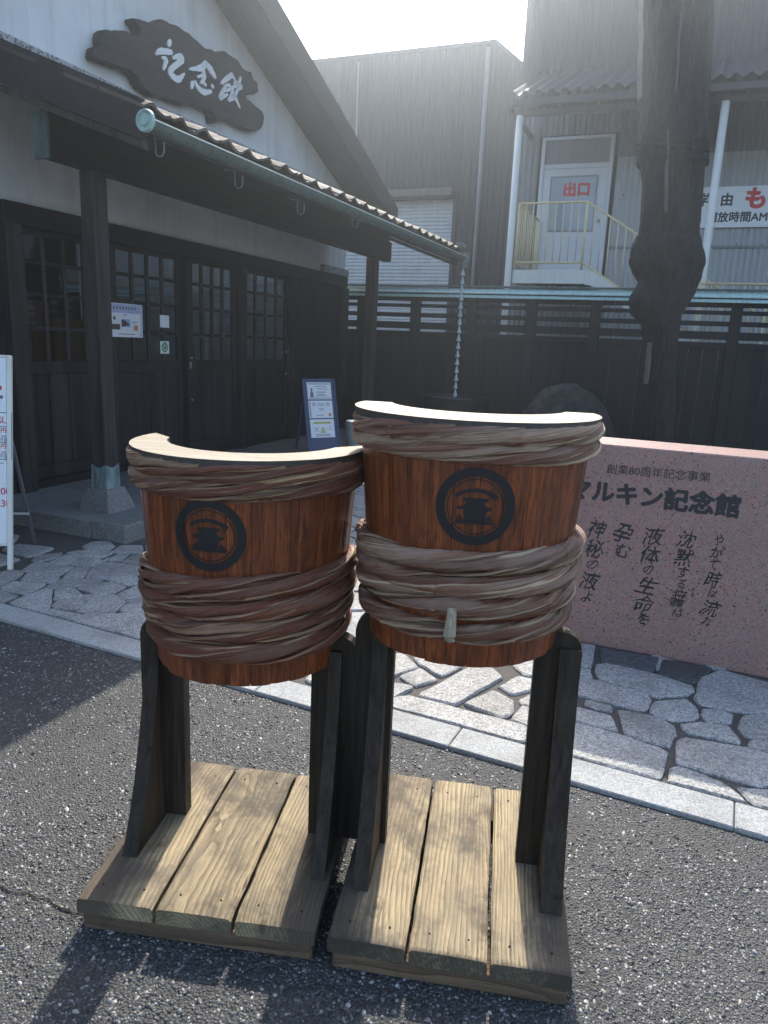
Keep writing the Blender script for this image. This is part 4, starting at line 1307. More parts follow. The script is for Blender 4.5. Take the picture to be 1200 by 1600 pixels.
# pantiles
def tile():
    mb = MB()
    W_, L_ = 0.262, 0.335
    n = 10
    up, lo = [], []
    for j in (0, 1):
        for i in range(n + 1):
            q = i / n
            z = 0.030 * (0.5 - 0.5 * math.cos(2 * math.pi * min(1, max(0, (q - .0) / .55)))) if q < .55 else -0.012 * math.sin(math.pi * (q - .55) / .45)
            up.append((q * W_, j * L_, z + .022 - .014 * j)); lo.append((q * W_, j * L_, z + .004 - .014 * j))
    m = n + 1
    mb.v = up + lo
    o = 2 * m
    for i in range(n):
        mb.f += [(i, i + 1, m + i + 1, m + i), (o + i + 1, o + i, o + m + i, o + m + i + 1), (i + 1, i, o + i, o + i + 1), (m + i, m + i + 1, o + m + i + 1, o + m + i)]
    mb.f += [(0, m, o + m, o), (n, o + n, o + m + n, m + n)]
    return mb
ang = math.atan(slope)
courses, ncol = 7, 25
cl = (E1 - E0) / ncol
for r in range(courses):
    yy_ = YE - .055 + r * 0.29 * math.cos(ang)
    for k in range(ncol):
        piece('roof_tile', ('tile',), tile, 'roof_tile', can, (E0 + .0 + k * cl + R.uniform(-.004, .004), yy_ + R.uniform(-.006, .006), cz(yy_) + .004 + R.uniform(0, .010)), (ang + R.uniform(-.04, .04), R.uniform(-.05, .05), R.uniform(-.05, .05)), smooth=40)
MB().box(E0 + .1, E1 - .1, YW - .10, YW - .004, cz(YW) - .005, cz(YW) + .05, .005).build('ridge_course', 'roof_tile', can)
MB().box(E0 + .1, E1 - .1, YW - .085, YW - .005, cz(YW) + .0505, cz(YW) + .115, .004).build('flashing_strip', 'mesh_strip', can)
for k, uu in enumerate((E0 + .004, E1 - .054)):
    MB().prism([(YE - .03, cz(YE) + .021), (YW - .11, cz(YW - .11) + .036), (YW - .11, cz(YW - .11) + .075), (YE - .03, cz(YE) + .055)], 'x', uu, uu + .05).build('verge_strip', 'hall_wood', can)
MB().box(E1 - .1, E1 + .16, YE - .08, YE + .0, ZE + .05, ZE + .10, .005).build('eave_end_cap', 'grey_tin', can)
# gutter: half round trough with a copper disc at the end, hooks below
YG, ZG, RG = 3.13, 2.70, 0.058
gm = MB()
pr = [(YG + RG * math.cos(a), ZG + RG * math.sin(a)) for a in [math.pi + math.pi * i / 12 for i in range(13)]]
pin = [(YG + (RG - .004) * math.cos(a), ZG + (RG - .004) * math.sin(a)) for a in [2 * math.pi - math.pi * i / 12 for i in range(13)]]
gt = gm.prism(pr + pin, 'x', 3.80, 10.33).build('gutter', 'dark_copper', can, 40)
MB().tube([(3.80, YG - RG - .001, ZG + .003), (10.33, YG - RG - .001, ZG + .003)], .0055, 8).build('gutter_lip', 'gutter_lip', gt)
dm = MB()
prof = [(0.0, -.016), (.012, -.019), (.026, -.017), (.032, -.006), (.044, -.006), (.052, -.018), (.060, -.018), (.064, -.008), (.064, .006), (0.0, .006)]
dm.rings([[(3.80 + d, YG + r * math.cos(2 * math.pi * j / 32), ZG + r * math.sin(2 * math.pi * j / 32)) for j in range(32)] for r, d in [(max(r, .0006), d) for r, d in prof]])
dm.build('gutter_end_disc', 'verdigris', gt, 30)
def hook():
    pts = [(0, .16, .10), (0, .075, .08), (0, .072, .02)] + [(0, .04 + .032 * math.cos(a), .0 + .032 * math.sin(a) - .0) for a in [-math.pi * i / 8 for i in range(9)]] + [(0, .008, .05)]
    return MB().tube(pts, .006, 8)
for px, py in ((250, 240), (373, 290), (470, 332), (555, 352)):
    uu, zz = FB.on_y(px, py, YG + .04)
    piece('gutter_hook', ('hook',), hook, 'grey_tin', can, (uu, YG, zz + .015))
hd = MB().lathe([(.02, ZG - .16), (.045, ZG - .15), (.075, ZG - .07), (.080, ZG + .03), (.088, ZG + .035), (.088, ZG + .05), (.02, ZG + .05)], 10.37, YG, 20, True).build('rain_head', 'grey_tin', gt, 35)

ch = thing('rain_chain', 'rain chain of small metal cups hanging from the canopy gutter', 'rain chain', FB, 10.37, YG, 0.80)
def cup():
    return MB().lathe([(.006, .05), (.010, .048), (.016, .02), (.034, -.045), (.031, -.046), (.012, .015), (.004, .03)], 0, 0, 14, True)
zz = 2.50
while zz > 0.82:
    piece('chain_cup', ('cup',), cup, 'chain_metal', ch, (10.37, YG, zz), smooth=35)
    zz -= 0.1115
MB().tube([(10.37, YG, 2.56), (10.37, YG, 0.76)], .004, 6).build('chain_rod', 'chain_metal', ch)
ba = thing('water_basin', 'wide dark basin under the rain chain', 'basin', FB, 10.37, YG)
MB().lathe([(.16, 0.0), (.30, .10), (.43, .40), (.47, .66), (.48, .745), (.50, .765), (.50, .785), (.47, .79), (.45, .77), (.42, .70), (.30, .55), (.02, .52)], 10.37 - .0, YG, 40, True).build('basin_bowl', 'basin_dark', ba, 40)

# ================================================================== FENCE
UF = 11.03
fe = thing('board_fence', 'black burnt-board fence with a slatted top and copper capping', 'fence', FB, UF, 0)
F0, F1 = -7.0, 5.35
y = F0
i = 0
while y < F1:
    w = R.choice((0.18, 0.2, 0.22))
    d = R.uniform(-.006, .006)
    board('fence_board', fe, 'charred_board', UF + d, UF + .022 + d, y + .0015, min(y + w, F1) - .0025, 0.06, 1.685, 0.003)
    y += w
    i += 1
for (za, zb, d) in ((2.137, 2.205, .0), (2.043, 2.098, .0), (1.897, 1.961, .0), (1.722, 1.826, .0)):
    y = F0
    while y < F1:
        y1 = min(y + 2.7, F1)
        MB().box(UF + .02, UF + .05, y + .002, y1 - .002, za, zb, .004).build('slat', 'charred_board', fe)
        y = y1
MB().box(UF - .03, UF - .008, F0, F1, 1.60, 1.684, .004).build('rail', 'charred_board', fe)
MB().box(UF - .05, UF - .008, F0, F1, 0.0, .14, .004).build('rail', 'charred_board', fe)
k = -4
while True:
    y = 4.05 - 0.90 * (k + 4) if False else 4.05 - 0.9 * (k + 4) + 0.0
    if y < F0: break
    MB().box(UF - .035, UF + .085, y - .07, y + .07, 0.0, 2.2, .005).build('fence_post', 'charred_board', fe)
    k += 1
MB().box(UF - .035, UF + .085, 4.88, 5.02, 0.0, 2.2, .005).build('fence_post', 'charred_board', fe)
y = F0
while y < F1:
    y1 = min(y + 0.9, F1)
    def capa():
        L_ = 0.897
        return MB().add([(-.10, -L_ / 2, 2.268), (-.10, L_ / 2, 2.268), (.0, L_ / 2, 2.335), (.0, -L_ / 2, 2.335), (-.10, -L_ / 2, 2.255), (-.10, L_ / 2, 2.255), (.0, L_ / 2, 2.322), (.0, -L_ / 2, 2.322)], [(0, 1, 2, 3), (4, 7, 6, 5), (0, 4, 5, 1), (2, 6, 7, 3), (0, 3, 7, 4), (1, 5, 6, 2)])
    sc_ = (1, (y1 - y) / 0.9, 1)
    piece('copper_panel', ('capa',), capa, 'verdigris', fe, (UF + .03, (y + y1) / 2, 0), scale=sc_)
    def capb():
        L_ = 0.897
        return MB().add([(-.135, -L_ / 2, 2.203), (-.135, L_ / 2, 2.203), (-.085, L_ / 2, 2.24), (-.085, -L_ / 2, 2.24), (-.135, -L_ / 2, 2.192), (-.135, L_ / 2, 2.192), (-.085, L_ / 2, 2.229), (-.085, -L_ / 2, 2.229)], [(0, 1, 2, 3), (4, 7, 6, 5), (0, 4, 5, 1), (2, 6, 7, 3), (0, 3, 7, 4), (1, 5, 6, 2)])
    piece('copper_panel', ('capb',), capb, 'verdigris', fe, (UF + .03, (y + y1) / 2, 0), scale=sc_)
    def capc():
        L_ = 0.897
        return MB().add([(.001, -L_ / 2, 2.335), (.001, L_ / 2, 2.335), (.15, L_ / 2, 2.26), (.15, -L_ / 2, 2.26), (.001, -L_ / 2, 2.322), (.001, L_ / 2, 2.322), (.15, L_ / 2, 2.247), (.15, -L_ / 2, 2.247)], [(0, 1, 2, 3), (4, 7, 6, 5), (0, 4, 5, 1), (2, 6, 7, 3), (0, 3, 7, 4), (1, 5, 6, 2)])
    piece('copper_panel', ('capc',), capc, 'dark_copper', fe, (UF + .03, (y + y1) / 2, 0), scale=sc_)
    y = y1
MB().box(UF + .005, UF + .055, F0, F1, 2.345, 2.375, .006).build('cap_ridge', 'dark_copper', fe)
MB().box(UF - .04, UF + .12, F0, F1, 2.206, 2.245, .003).build('rail', 'charred_board', fe)

# ================================================================== TREE, BOULDER
TY = 9.0
def at_y(px, py, Y=TY):
    r = ray(px, py); t_ = Y / r.y
    return (r.x * t_, EYE + r.z * t_)
prof = [(1000, 1056, 760), (1001, 1053, 700), (1004, 1054, 620), (1006, 1056, 540), (1003, 1060, 505), (986, 1062, 488), (984, 1072, 470), (993, 1085, 452), (999, 1088, 440), (990, 1094, 425), (986, 1099, 408), (988, 1094, 388), (1001, 1091, 365), (1003, 1093, 330), (1004, 1096, 290), (1001, 1099, 258), (999, 1102, 236), (1001, 1103, 222), (1002, 1105, 180), (1003, 1108, 120), (1004, 1111, 60), (1004, 1113, 0), (1003, 1116, -70), (1000, 1122, -160)]
tr = thing('old_tree', 'thick dark old tree trunk wrapped in rope, standing before the fence', 'tree', FW, 2.95, TY)
rg = []
import mathutils
rows_ = []
for i in range(len(prof) - 1):
    for q in range(5):
        f_ = q / 5
        rows_.append(tuple(prof[i][c] * (1 - f_) + prof[i + 1][c] * f_ for c in range(3)))
rows_.append(prof[-1])
for (xl, xr, py) in rows_:
    (a, z), (b, z2) = at_y(xl, py), at_y(xr, py)
    cx_, w_ = (a + b) / 2, (b - a) / 2
    dpt = max(.22, min(w_, .36) * .9)
    ring = []
    for j in range(40):
        th = 2 * math.pi * j / 40
        v_ = Vector((math.cos(th) * 2.2, math.sin(th) * 2.2, z * 0.9))
        k_ = 1 + .07 * mathutils.noise.noise(v_ * 2.1) + .05 * mathutils.noise.noise(Vector((math.cos(th) * 5, math.sin(th) * 5, z * 1.1)) * 1.6)
        if abs(z - 2.35) < .6: k_ += .12 * mathutils.noise.noise(v_ * 3.3 + Vector((3, 1, 5))) + .05 * mathutils.noise.noise(v_ * 9)
        # two stems grown together: a groove runs down the front above the burl
        if z > 2.8:
            k_ -= .16 * math.exp(-((th - 1.5 * math.pi - .3) / .22) ** 2)
        ring.append((cx_ + w_ * k_ * math.cos(th) * (1 if abs(math.sin(th)) > .4 else 1), TY + dpt * k_ * math.sin(th), z if py < 755 else 0.0))
    rg.append(ring)
trunk = MB().rings(rg).build('trunk', 'bark', tr, True)
for k, py in enumerate((224, 231, 238, 246, 253)):
    (a, z), (b, _) = at_y(999, py), at_y(1102, py)
    pts = [((a + b) / 2 + (b - a) / 2 * 1.01 * math.cos(2 * math.pi * j / 30), TY + .345 * math.sin(2 * math.pi * j / 30), z + .012 * math.sin(3 * 2 * math.pi * j / 30 + k)) for j in range(31)]
    MB().tube(pts, .02, 8).build('rope', 'bark', tr, True)
MB().tube([(2.45, TY + .05, 6.2), (2.1, TY + .2, 6.8), (1.9, TY + .3, 7.3)], [.17, .13, .1], 10).build('limb', 'bark', tr, True)
MB().tube([(3.1, TY, 6.2), (3.35, TY + .15, 6.9), (3.5, TY + .1, 7.6)], [.22, .17, .12], 10).build('limb', 'bark', tr, True)

for px0, py0, px1, py1, wpx in ((1007, -40, 1004, 150, 2.2), (1070, -30, 1058, 140, 2.6), (1020, 535, 1013, 600, 3.5), (1046, 200, 1044, 330, 1.2)):  # thin pale slivers added to paint the sunlit edges of the bark
    mb = MB()
    sl_, sr_ = [], []
    for k_ in range(9):
        q = k_ / 8
        px_, py_ = px0 + (px1 - px0) * q + R.uniform(-1, 1), py0 + (py1 - py0) * q
        (a_, z_) = at_y(px_, py_, TY - .37)
        w_ = wpx * .0021 * math.sin(math.pi * (q * .9 + .05))
        sl_.append([(a_ - w_, TY - .355, z_), (a_ + w_, TY - .355, z_), (a_ + w_ * .3, TY - .20, z_), (a_ - w_ * .3, TY - .20, z_)])
    mb.rings(sl_).build('bark_split', 'split_wood', tr)

def rock(cx, cy, rx, ry, rz, seed):
    bm = bmesh.new()
    bmesh.ops.create_icosphere(bm, subdivisions=4, radius=1)
    mb = MB()
    for q in bm.verts:
        p = q.co.copy()
        k_ = 1 + .10 * mathutils.noise.noise(p * 1.1 + Vector((seed, 3, 0))) + .05 * mathutils.noise.noise(p * 4 + Vector((0, seed, 0)))
        mb.v.append((cx + p.x * rx * k_, cy + p.y * ry * k_, max(-.02, p.z * rz * k_)))
    mb.f = [tuple(v_.index for v_ in f.verts) for f in bm.faces]
    bm.free()
    return mb
bo = thing('garden_boulder', 'large rounded dark garden boulder in front of the fence', 'boulder', FW, 2.33, 9.75)
rock(2.33, 9.75, .68, .45, 1.10, 1.2).build('boulder', 'boulder_stone', bo, True)

# ================================================================== SMALL SIGNS AND THE BIN
FS = Frame(rad(8), *ground(20, 890))
sg = thing('price_sign', 'white standing price board with red figures at the left edge', 'sign board', FS, -0.45, 0)
LEAN = rad(10.5)
n_before = set(bpy.data.objects)
SX0 = -0.92
MB().box(SX0 + .03, -0.03, -.012, .012, .165, 1.325, .003).build('panel', 'white_panel', sg)
for x0 in (SX0, -.029):
    MB().box(x0, x0 + .029, -.016, .016, 0.0, 1.342, .004).build('frame_post', 'white_steel', sg)
MB().box(SX0 + .03, -.0295, -.015, .015, 1.3255, 1.342, .003).build('frame_rail', 'white_steel', sg)
MB().box(SX0 + .03, -.0295, -.015, .015, .150, .1645, .003).build('frame_rail', 'white_steel', sg)
for x0 in (SX0 + .03, -.06):
    q = MB().box(-.011, .011, -.009, .009, 0, 1.16, .003)
    m = Matrix.Translation((x0, .62, 0)) @ Matrix.Rotation(rad(22), 4, 'X')
    MB().add(q.v, q.f, m).build('back_leg', 'grey_steel', sg)
MB().box(SX0 + .04, -.05, 0.50, .512, .235, .25, .002).build('crossbar', 'white_steel', sg)
def sp_(px, py):                      # where the sight line meets the leaning face
    r = ray(px, py)
    lx, ly = FS.c * r.x + FS.s * r.y, -FS.s * r.x + FS.c * r.y
    ox, oy = FS.local(0, 0)
    nrm = (0, math.cos(LEAN), -math.sin(LEAN))
    t_ = (-.0135 - (oy * nrm[1] + EYE * nrm[2])) / (ly * nrm[1] + r.z * nrm[2])
    y_, z_ = oy + ly * t_, EYE + r.z * t_
    return (ox + lx * t_, y_ * math.sin(LEAN) + z_ * math.cos(LEAN))
tx = MB()
mb_p, mb_b = MB(), MB()
for (px, py, s) in ((0, 773, ':00'), (0, 792, ':30')):
    x_, z_ = sp_(17, py)
    text_on_y(mb_p, '9' + s if s == ':00' else '4' + s, x_, z_, .062, -.0135, .02, 1.0, 'R')
mb_p.build('figures', 'pink_ink', sg, fix=False)
mb_r = MB()
x_, z_ = sp_(17, 661); text_on_y(mb_r, '20名以上', x_, z_, .050, -.0135, .02, .8, 'R')
for py in (676, 701):
    x_, z_ = sp_(10, py); text_on_y(mb_r, '円', x_, z_, .036, -.0135, .02, 1, 'R')
x_, z_ = sp_(1, 606); disc(mb_r, x_ - .008, z_, .016, -.0135)
mb_r.build('figures', 'red_ink', sg, fix=False)
for py in (684, 709):
    x_, z_ = sp_(14, py); text_on_y(mb_b, 'yen', x_, z_, .034, -.0135, .0, 1, 'R')
    x_, z_ = sp_(12.5, py + 5.5); text_on_y(mb_b, '日圓', x_, z_, .024, -.0135, .0, 1, 'R')
    x_, z_ = sp_(12, py + 10.5); text_on_y(mb_b, '엔', x_, z_, .024, -.0135, .0, 1, 'R')
mb_b.build('small_print', 'grey_ink', sg, fix=False)['kind'] = 'stuff'
mb_g = MB()
xr_, zt_ = sp_(18.5, 645); _, zb_ = sp_(18, 718)
_, z1_ = sp_(18, 667); _, z2_ = sp_(18, 692)
for zz in (zt_, z1_, z2_, zb_):
    flat(mb_g, xr_ - .42, xr_, zz - .0025, zz + .0025, -.0136)
for dx in (0, -.16, -.42):
    flat(mb_g, xr_ + dx - .004, xr_ + dx, zb_, zt_, -.0137)
_, z3_ = sp_(20, 724)
flat(mb_g, SX0 + .05, -.045, z3_ - .002, z3_ + .002, -.0136)
mb_g.build('table_lines', 'green_ink', sg, fix=False)

# the whole front of the price board leans back on its legs
for o_ in [q for q in bpy.data.objects if q not in n_before and q.parent == sg and not q.name.startswith(('back_leg', 'crossbar'))]:
    o_.rotation_euler = (-LEAN, 0, 0)
# dark blue leaning board with three laminated sheets
bw = FB.local(-0.74, 9.0)
ab = thing('easel_board', 'dark blue leaning board with three laminated notices', 'notice board', FW, -.74, 9.0, .13)
ah, aw = .93, .43
Mt = Matrix.Translation((-.76, 9.0, .125)) @ Matrix.Rotation(rad(33), 4, 'Z') @ Matrix.Rotation(rad(-14), 4, 'X')
Fs = lambda mb: MB().add(mb.v, mb.f, Mt)
Fs(MB().box(-aw / 2, aw / 2, 0, .015, 0, ah, .003)).build('panel', 'navy_board', ab)
for sx in (-1, 1):
    Fs(MB().box(sx * (aw / 2 + .0) - .012, sx * (aw / 2) + .012, -.012, -.0005, 0, ah, .003)).build('edge_strip', 'navy_board', ab)
q = MB().box(-.17, -.14, 0, .02, 0, .9, .003).box(.14, .17, 0, .02, 0, .9, .003)
MB().add(q.v, q.f, Matrix.Translation((-.76, 9.0, .125)) @ Matrix.Rotation(rad(33), 4, 'Z') @ Matrix.Translation((0, .48, 0)) @ Matrix.Rotation(rad(16), 4, 'X')).build('back_leg', 'navy_board', ab)
for k, (za, zb) in enumerate(((.675, .885), (.445, .66), (.205, .43))):
    s_ = Fs(MB().box(-.165, .165, -.0035, -.0005, za, zb, .001)).build('laminated_sheet', 'paper', ab)
    g = MB()
    if k == 0:
        flat(flat(g, -.15, .15, zb - .025, zb - .015, -.0045), -.15, .15, za + .012, za + .02, -.0045)
        for zz, a, b in ((.83, -.06, .08), (.80, -.03, .05), (.76, -.05, .09), (.735, -.03, .07), (.715, -.06, .1)): flat(g, a, b, zz, zz + .008, -.0045)
        flat(flat(g, -.13, -.085, .70, .76, -.0045), -.118, -.097, .76, .815, -.0045)
        disc(g, .085, .81, .022, -.0045, 18, .016)
    elif k == 1:
        flat(g, -.152, -.14, za + .01, zb - .01, -.0045)
        for cx_ in (-.09, .1): disc(g, cx_, .615, .024, -.0045, 18, .018); disc(g, cx_, .615, .008, -.0045, 10)
        for zz, a, b in ((.62, -.05, .06), (.597, -.04, .05), (.56, -.03, .04), (.54, -.03, .04), (.475, -.07, .03)): flat(g, a, b, zz, zz + .007, -.0045)
    else:
        for zz, a, b in ((.24, -.1, .11), (.222, -.1, .1), (.33, .09, .12), (.30, .085, .13), (.31, .05, .07)): flat(g, a, b, zz, zz + .008, -.0045)
        for sg_ in (-1, 1):
            g.add([(-.085 - .03 * sg_ - .004, -.0045, .275), (-.085 - .03 * sg_ + .004, -.0045, .275), (-.085 + .03 * sg_ + .004, -.0045, .335), (-.085 + .03 * sg_ - .004, -.0045, .335)], [(0, 1, 2, 3)])
        g.add([(-.035, -.0045, .262), (.045, -.0045, .262), (.005, -.0045, .342)], [(0, 1, 2)])
        flat(g, .003, .008, .29, .315, -.0065); flat(g, .003, .008, .278, .284, -.0065)
        y_ = MB().add([(-.026, -.0055, .268), (.036, -.0055, .268), (.005, -.0055, .332)], [(0, 1, 2)])
        flat(y_, -.13, .12, .372, .40, -.0045)
        Fs(y_).build('print', 'yellow_print', s_, fix=False)
        for j in range(11): flat(g, -.11 + j * .02, -.097 + j * .02, .379, .393, -.0055)
    if k == 1:
        o_ = MB(); disc(o_, .12, .485, .024, -.0045, 5); Fs(o_).build('print', 'orange_print', s_, fix=False)
    Fs(g).build('print', 'grey_ink', s_, fix=False)['kind'] = 'stuff'

bi = thing('round_bin', 'pale grey lidded bin beside the blue notice board', 'bin', FW, -.36, 9.75, .12)
MB().lathe([(.17, .124), (.20, .30), (.205, .43), (.0, .43)], -.36, 9.75, 28).build('bin_body', 'bin_plastic', bi, 40)
MB().lathe([(.212, .415), (.214, .44), (.19, .475), (.10, .487), (.0, .488)], -.36, 9.75, 28).build('bin_lid', 'bin_plastic', bi, 40)

# ================================================================== TIN-CLAD BUILDINGS BEHIND
def corrugated(name, parent, mat, x, y0, y1, z0, z1, pitch=0.10, amp=0.012, cut=None):
    """wall sheet facing -x, ribs upright; cut(y) gives the top where it slopes"""
    n = int((y1 - y0) / pitch * 4)
    pts = []
    for i in range(n + 1):
        yy_ = y0 + (y1 - y0) * i / n
        ph = (i % 4)
        pts.append((x - (amp if ph in (1, 2) else -amp) / 1, yy_))
    vs = [(a, b, z0) for a, b in pts] + [(a, b, (cut(b) if cut else z1)) for a, b in pts]
    m = n + 1
    return MB().add(vs, [(i, i + 1, m + i + 1, m + i) for i in range(n)]).build(name, mat, parent, fix=False)

UR = 14.9                      # wall of the office on the right
rb = thing('tin_office', 'two-storey grey corrugated office with an outside upper door and lean-to eave', 'building', FB, UR, 0)
def at(px, py): return FB.on_x(px, py, UR)
VL = 3.62                       # left end (y)
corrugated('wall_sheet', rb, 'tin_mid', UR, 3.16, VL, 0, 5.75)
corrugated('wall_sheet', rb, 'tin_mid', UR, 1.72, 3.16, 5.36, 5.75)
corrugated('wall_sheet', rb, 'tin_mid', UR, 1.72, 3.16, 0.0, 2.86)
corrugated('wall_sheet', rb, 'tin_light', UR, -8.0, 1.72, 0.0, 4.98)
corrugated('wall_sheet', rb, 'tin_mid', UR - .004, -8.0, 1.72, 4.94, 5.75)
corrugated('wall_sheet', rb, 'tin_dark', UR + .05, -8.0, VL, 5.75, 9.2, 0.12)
MB().box(UR + .12, UR + 7.0, -8.0, VL - .002, 0, 9.1).build('wall_core', 'tin_dark', rb)
MB().box(UR - .03, UR + 7.1, -8.05, VL + .05, 9.1, 9.25).build('roof', 'tin_dark', rb)
MB().box(UR - .03, UR - .013, -8.0, 1.72, 3.37, 3.41).build('trim', 'tin_mid', rb)
for zz_ in (2.62, 3.42, 4.3):
    for k_ in range(14):
        piece('screw', ('screw',), lambda: MB().tube([(-.012, 0, 0), (.004, 0, 0)], .012, 6), 'nail_iron', rb, (UR - .012, 1.55 - k_ * .4, zz_ + R.uniform(-.01, .01)))
# door
dyl, dzt = 3.10, 5.33
dyr = 1.79
fr_ = MB()
fr_.box(UR - .05, UR + .04, dyl - .07, dyl, 2.86, dzt, .004).box(UR - .05, UR + .04, dyr, dyr + .07, 2.86, dzt, .004)
fr_.box(UR - .049, UR + .039, dyr + .0705, dyl - .0705, dzt - .06, dzt - .001, .004).box(UR - .049, UR + .039, dyr + .0705, dyl - .0705, 4.78, 4.86, .004)
dr = fr_.build('door', 'white_door', rb)
MB().box(UR - .02, UR - .005, dyr + .072, dyl - .072, 4.861, dzt - .061).build('transom_pane', 'tin_mid', dr)
MB().box(UR - .035, UR + .005, dyr + .073, dyl - .073, 2.865, 4.779, .004).build('door_leaf', 'white_door', dr)
gy0, gy1, gz0, gz1 = 2.05, 2.86, 3.70, 4.62
MB().box(UR - .045, UR - .0352, gy0, gy1, gz0, gz1, .002).build('glass', 'door_glass', dr)
g = MB()
for (a, b, c_, d) in ((gy0 - .03, gy0, gz0 - .03, gz1 + .03), (gy1, gy1 + .03, gz0 - .03, gz1 + .03)):
    g.box(UR - .05, UR - .0355, a, b, c_, d, .002)
g.box(UR - .0498, UR - .0356, gy0 + .0005, gy1 - .0005, gz1, gz1 + .03, .002).box(UR - .0498, UR - .0356, gy0 + .0005, gy1 - .0005, gz0 - .03, gz0, .002)
g.build('glass_bead', 'grey_steel', dr)
MB().box(UR - .09, UR - .036, dyr + .13, dyr + .17, 3.82, 3.88, .006).build('handle', 'grey_steel', dr)
# lettering faces -x: build it in a turned plane
def text_on_x(s, y_left, z, h, x, bold, mat, parent, sx=1.0):
    vs, fs = glyphs(s, bold)
    mb = MB().add([(x + dz_, y_left - a * h * sx, z + b * h) for a, b, dz_ in vs], fs)
    return mb.build('lettering', mat, parent, fix=False)
ly, lz = at(879, 305)
ry, _ = at(921, 303)
text_on_x('出口', ly, lz - .01, (ly - ry) / 1.9, UR - .0465, .05, 'red_ink', dr)
# eave roof over the landing, corrugated down the slope
er = MB()
n = 160
ya, yb = -8.0, 3.2
for j, (xx, zz) in enumerate(((12.75, 5.42), (UR, 6.12))):
    for i in range(n * 1 + 1):
        er.v.append((xx, ya + (yb - ya) * i / n, zz + .03 * math.cos(i * math.pi / 1.0 * .5 * 1) * 1.0))
er.f = [(i, i + 1, n + 1 + i + 1, n + 1 + i) for i in range(n)]
# finer waves: rebuild with 8 points per wave
er = MB()
pw = 0.2
n = int((yb - ya) / pw) * 8
for (xx, zz) in ((12.72, 5.46), (UR - .01, 6.42)):
    er.v += [(xx, ya + (yb - ya) * i / n, zz + .036 * math.cos(2 * math.pi * i / 8)) for i in range(n + 1)]
er.f = [(i, i + 1, n + 1 + i + 1, n + 1 + i) for i in range(n)]
ev = er.build('eave_roof', 'tin_dark', rb, True, fix=False)
MB().box(12.78, 12.84, ya, yb, 5.29, 5.39, .004).build('eave_beam', 'tin_dark', ev)
MB().box(13.0, 13.1, ya, yb, 5.20, 5.288, .004).build('eave_beam', 'tin_dark', ev)
for y_ in (3.3, 1.6, 0.0, -1.7, -3.4):
    MB().box(13.05, UR - .02, y_ - .03, y_ + .03, 5.29, 5.37, .003).build('eave_beam', 'tin_dark', ev)
for k, y_ in enumerate((3.12, .03, -3.1)):
    MB().tube([(13.0, y_, 0), (13.0, y_, 5.2)], .06 if k else .055, 16).build('eave_post', 'white_steel', rb, True)
# landing, stair and yellow railing
la = thing('outside_stair', 'white steel landing and stair with yellow railing under the upper door', 'stair', FB, 13.1, 2.5)
MB().box(13.07, UR - .04, 1.86, 3.02, 2.76, 2.80, .003).build('landing_deck', 'grey_steel', la)
MB().box(13.02, 13.068, 1.84, 3.04, 2.58, 2.80, .004).build('edge_beam', 'white_steel', la)
MB().box(13.069, UR - .05, 2.99, 3.03, 2.58, 2.759, .004).build('edge_beam', 'white_steel', la)
sl = 0.62
for x0 in (13.02, 14.2):
    pr_ = [(1.838, 2.58), (1.838, 2.80)] + [(1.70, 2.78), (1.70 - 4.3, 2.78 - 4.3 * sl), (1.70 - 4.3, 2.55 - 4.3 * sl), (1.70, 2.55)]
    MB().prism(pr_, 'x', x0, x0 + .05).build('stringer', 'white_steel', la)
for k in range(15):
    yk = 1.66 - k * .28
    board('tread', la, 'grey_steel', 13.072, 14.198, yk - .13, yk + .13, 2.60 - k * .1735, 2.635 - k * .1735, .003)
ra = []
H0 = 3.86
def bar(pts, r=.017, name='rail'): return MB().tube(pts, r, 8).build(name, 'yellow_paint', la, True)
bar([(13.03, 3.02, H0), (13.03, 1.90, H0)]); bar([(13.03, 3.02, 2.92), (13.03, 1.90, 2.92)])
bar([(13.03, 3.02, H0), (UR - .06, 3.02, H0)]); bar([(13.03, 3.02, 2.92), (UR - .06, 3.02, 2.92)])
bar([(13.03, 1.90, H0), (13.03, 1.90 - 3.9, H0 - 3.9 * sl)]); bar([(13.03, 1.90, 2.92), (13.03, 1.90 - 3.9, 2.92 - 3.9 * sl)])
for (x_, y_, zb, zt) in ((13.03, 1.90, 2.80, H0), (13.03, 3.02, 2.80, H0), (UR - .06, 3.02, 2.80, H0), (13.03, .78, 2.2, H0 - 1.12 * sl), (13.03, -2.0, .2, H0 - 3.9 * sl)):
    bar([(x_, y_, zb), (x_, y_, zt)], .02, 'rail_post')
k = 1
for y_ in [3.02 - .125 * i for i in range(1, 9)]:
    bar([(13.03, y_, 2.92), (13.03, y_, H0)], .009, 'baluster')
for x_ in [13.03 + .15 * i for i in range(1, 12)]:
    bar([(x_, 3.02, 2.92), (x_, 3.02, H0)], .009, 'baluster')
for i in range(1, 30):
    y_ = 1.90 - .13 * i
    bar([(13.03, y_, 2.92 - .13 * i * sl), (13.03, y_, H0 - .13 * i * sl)], .009, 'baluster')
yr = thing('yard_railing', 'low yellow yard railing showing over the fence right of the tree', 'railing', FB, 12.6, -1.5)
MB().tube([(12.6, .05, 2.57), (12.6, -3.6, 2.57)], .018, 8).build('rail', 'yellow_paint', yr, True)
MB().tube([(12.6, .05, 1.6), (12.6, -3.6, 1.6)], .018, 8).build('rail', 'yellow_paint', yr, True)
for i in range(24):
    y_ = .04 - i * .155
    MB().tube([(12.6, y_, 1.6 if i % 6 else 0), (12.6, y_, 2.57)], .010 if i % 6 else .02, 8).build('baluster' if i % 6 else 'rail_post', 'yellow_paint', yr, True)
